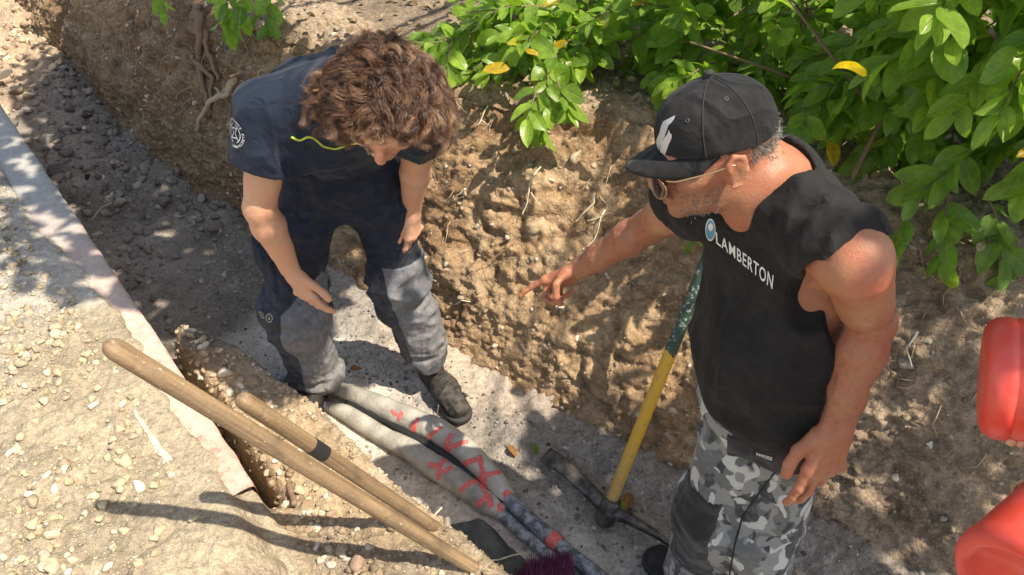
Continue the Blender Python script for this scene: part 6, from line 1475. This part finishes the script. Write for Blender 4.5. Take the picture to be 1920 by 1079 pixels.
# brim
nu, nv = 30, 14; V = []
for i in range(nu):
    a = R_(-74+148*i/(nu-1)); e0 = V3(-.012+.097*math.cos(a), .081*math.sin(a), .022-.006*abs(math.sin(a))**2)
    ext = .068*max(0, math.cos(a*.93))**.65+.004
    for j in range(nv):
        t = j/(nv-1); x = e0[0]+ext*t*(1-.12*abs(math.sin(a))); y = e0[1]*(1-.10*t*abs(math.sin(a))); z = e0[2]+.004-.003*t-.010*t*t-.9*(e0[1]**2)*2.4*t; V.append(P(x-.004, y, z-.004))
V = np.array(V); F = grid_faces(nu, nv); V2 = V-oHu*.0045
B = np.array([[i*nv+nv-1, (i+1)*nv+nv-1, (i+1)*nv+nv-1+nu*nv, i*nv+nv-1+nu*nv] for i in range(nu-1)]+[[j, j+1, j+1+nu*nv, j+nu*nv] for j in range(nv-1)]+[[(nu-1)*nv+j, (nu-1)*nv+j+1, (nu-1)*nv+j+1+nu*nv, (nu-1)*nv+j+nu*nv] for j in range(nv-1)])
brim = mk('cap_brim', np.concatenate([V, V2]), [np.concatenate([F, F[:, ::-1]+nu*nv, B])], M_cap, capo)
bvb = BVHTree.FromPolygons(V.tolist(), F.tolist())
ct = V3(-.010, 0, .030)
def cap_line(name, a, r_, m_, t0=.06, t1=1., off=.0006):
    out = []
    for t in np.linspace(t0, t1, 40):
        th = t*math.pi/2*1.12; d_ = oHf*math.cos(a)*math.sin(th)+oHl*math.sin(a)*math.sin(th)+oHu*math.cos(th); o_ = P(*ct); h = bvc.ray_cast(Vector(o_+d_*.2), Vector(-d_), .15)
        if h[0] is not None and (np.array(h[0])-oHc)@oHu > .0: out.append(np.array(h[0])+d_*off)
    if len(out) > 5: V, F = tube(smooth_path(out, len(out), 2), r_, 6); mk(name, V, F, m_, capo)
M_caps = mat('cap_seam'); g = N(M_caps); g.out(g.bsdf((.03, .028, .028), .85))
for a in (0, 60, 118, 180, 240, 300): cap_line('cap_seam', R_(a), .0011, M_caps)
tp = P(-.010, 0, .030+.0965); V = ICO2[0]*np.array([.0085, .0085, .0085])@np.diag([1, 1, 1]); V = tp+oHf*V[:, :1]+oHl*V[:, 1:2]+oHu*V[:, 2:]*.6; mk('cap_button', V, ICO2[1], M_caps, capo)
M_eye = mat('eyelet_thread'); g = N(M_eye); g.out(g.bsdf((.09, .08, .08), .7))
for u, w_ in ((1362, 186), (1289, 227)):
    q = on_surface(bvc, u, w_, .0005)
    if q is not None:
        n_ = unit(q-P(*ct)); e1 = unit(np.cross(n_, [0, 0, 1.])); e2 = np.cross(n_, e1); pts = [q+(e1*math.cos(t)+e2*math.sin(t))*.0028 for t in np.linspace(0, 2*np.pi, 14)]; V, F = tube(pts, .0009, 6, False); mk('eyelet', V, F, M_eye, capo)
M_refl = mat('silver_embroidery'); g = N(M_refl); g.out(g.bsdf((.50, .50, .51), .45, g.bump(g.noise(1400, 2).outputs[0], .0004)))
M_pinkw = mat('pale_embroidery'); g = N(M_pinkw); g.out(g.bsdf((.62, .56, .54), .55, g.bump(g.noise(1400, 2).outputs[0], .0004)))
Z = lambda pts: [(1160+x/4.315, 120+y/4.315) for x, y in pts]
print_on('cap_emblem', poly_bm([Z([(458, 418), (405, 445), (362, 466), (345, 500), (330, 560), (308, 610), (286, 682), (322, 715), (340, 655), (372, 590), (392, 530), (402, 500), (430, 475), (450, 445)])]), idm, bvc, M_refl, capo, .0016, 3)
print_on('cap_emblem', poly_bm([Z([(405, 535), (395, 570), (372, 600), (345, 645), (328, 722), (372, 747), (392, 690), (402, 660), (428, 605), (430, 575), (415, 562)])]), idm, bvc, M_pinkw, capo, .0016, 3)
bm = text_bm('S', 1., .03); print_on('cap_lettering', bm, lambda c: (1219.5+c.x*13, 258-c.y*30+c.x*3), bvc, M_wp, capo, .0016, 2)
# grey hair below the cap, sunglasses
M_ghair = hair_mat('grey_hair', [(0., (.03, .028, .026)), (.5, (.16, .15, .14)), (1., (.55, .53, .50))], .5)
r = np.random.default_rng(77); n = 5200; q = unit_rows(r.normal(size=(n, 3))); keep = (q[:, 2] < .12) & (q[:, 2] > -.75) & (q[:, 0] < .25) & ~((np.abs(q[:, 1]) > .75) & (q[:, 2] < -.30) & (q[:, 0] > -.15)); q = q[keep]
Mh = np.stack(Mo); radh = V3(.098, .077, .090); cc = oHc+oHf*-.012+oHu*.022; dn = unit_rows((q*V3(1, 1, 1))@Mh); out = []; nn = []
for d_ in dn:
    h = bvo_body.ray_cast(Vector(cc+d_*.2), Vector(-d_), .2)
    if h[0] is not None and np.linalg.norm(np.array(h[0])-cc) < .115 and (np.array(h[0])-oHc)@oHu > -.072 and not (abs((np.array(h[0])-oHc)@oHl) > .058 and -.055 < (np.array(h[0])-oHc)@oHu < .020 and -.040 < (np.array(h[0])-oHc)@oHf < .022): out.append(np.array(h[0])-d_*.002); nn.append(d_)
out = np.array(out); nn = np.array(nn)
strands('hair', out, nn, r.uniform(.010, .020, len(out)), np.tile(-oHu*.9-oHf*.5, (len(out), 1)), cc, radh*.9, Mh, Op, M_ghair, 5, grav=.3, curl=.0004, npts=4, r0=.00055, per=2, spread=.004, tight=1.)
# stubble on cheek and jaw
q = unit_rows(r.normal(size=(5000, 3))); keep = (q[:, 0] > -.25) & (q[:, 2] < -.25) & (np.abs(q[:, 1]) > .15); q = q[keep]; c2 = P(.02, 0, -.03); out = []; nn = []
for d_ in unit_rows(q@Mh):
    h = bvo_body.ray_cast(Vector(c2+d_*.2), Vector(-d_), .2)
    if h[0] is not None:
        hh = np.array(h[0])-oHc; 
        if hh@oHu < -.045 and hh@oHu > -.112 and hh@oHf > .015 and abs(hh@oHl) > .022*(hh@oHf > .085): out.append(np.array(h[0])-d_*.0008); nn.append(d_)
out = np.array(out); nn = np.array(nn)
strands('stubble', out, nn, r.uniform(.004, .008, len(out)), np.tile(-oHu*.8, (len(out), 1)), cc, radh*.5, Mh, Op, M_ghair, 6, grav=.2, curl=.0001, npts=3, r0=.00048, per=1, spread=.002, tight=1.)
gl = empty('sunglasses', tuple(P(.10, 0, -.01)), 'dark sunglasses with a thin metal temple on the pointing man', 'sunglasses')
M_lens = mat('brown_lens'); g = N(M_lens); g.out(g.bsdf((.035, .012, .010), .08, Specular_IOR_Level=.6, Coat_Weight=.5)); M_gold = mat('thin_gold_metal'); g = N(M_gold); g.out(g.bsdf((.55, .36, .20), .3, Metallic=.8))
for s_ in (-1, 1):
    V = []; n_a = 28
    for k in range(n_a):
        a = 2*np.pi*k/n_a; b = .032+.026*math.cos(a); h_ = -.026+.021*math.sin(a)*(1 if math.sin(a) > 0 else 1.1); V.append(P(.117-6.5*(b-.01)**2*1.0, s_*b, h_))
    V = np.array(V); cn = V.mean(0)+oHf*.004; F = np.array([[k, (k+1) % n_a, n_a] for k in range(n_a)]); Vt = np.concatenate([V, [cn]]); Vb = Vt-oHf*.0022
    VV, FF = join([(Vt, F), (Vb, F[:, ::-1]), (np.concatenate([V, V-oHf*.0022]), np.array([[k, (k+1) % n_a, (k+1) % n_a+n_a, k+n_a] for k in range(n_a)]))]); mk('lens', VV, FF, M_lens, gl)
    VV, FF = tube(list(V)+[V[0]], .0011, 6, False); mk('rim', VV, FF, M_gold, gl)
    tpts = [P(.100, s_*.056, -.010), P(.088, s_*.070, -.010), P(.03, s_*.083, -.006), P(-.005, s_*.086, -.002), P(-.025, s_*.080, -.012)]; VV, FF = tube(smooth_path(tpts, 30, 2), .0014, 6); mk('temple', VV, FF, M_gold, gl)
VV, FF = tube([P(.114, -.010, -.016), P(.118, 0, -.012), P(.114, .010, -.016)], .0013, 6); mk('bridge', VV, FF, M_gold, gl)
lace_boot(Op, (.570, 1.10, .010), (.415, 1.205, .010), (.525, 1.10, .17), (M_boot, M_sole, M_lace)); lace_boot(Op, (.700, 1.08, .010), (.560, .86, .010), (.665, 1.03, .17), (M_boot, M_sole, M_lace))

r = np.random.default_rng(88); out = []; nn = []; ff = []
for A_, E_, W_, cnt in ((oSR, oER, oWR, 900), (oSL, oEL, oWL, 1100)):
    for _ in range(cnt):
        t = r.uniform(-.35, 1.); c_ = E_*(1-t)+W_*t if t > 0 else E_*(1+t)+A_*(-t); ax_ = unit(W_-E_) if t > 0 else unit(E_-A_); q = r.normal(size=3); q -= ax_*(q@ax_); q = unit(q)
        h = bvo_body.ray_cast(Vector(c_+q*.09), Vector(-q), .10)
        if h[0] is not None and np.linalg.norm(np.array(h[0])-c_) < .06: out.append(np.array(h[0])-q*.0006); nn.append(q); ff.append(unit(ax_*1.0+r.normal(size=3)*.35))
strands('arm_hair', np.array(out), np.array(nn), r.uniform(.008, .018, len(out)), np.array(ff), oHc, V3(.01, .01, .01), Mh, Op, M_ghair, 8, grav=.3, curl=.0003, npts=4, r0=.00016, per=1, spread=.001, tight=1.)
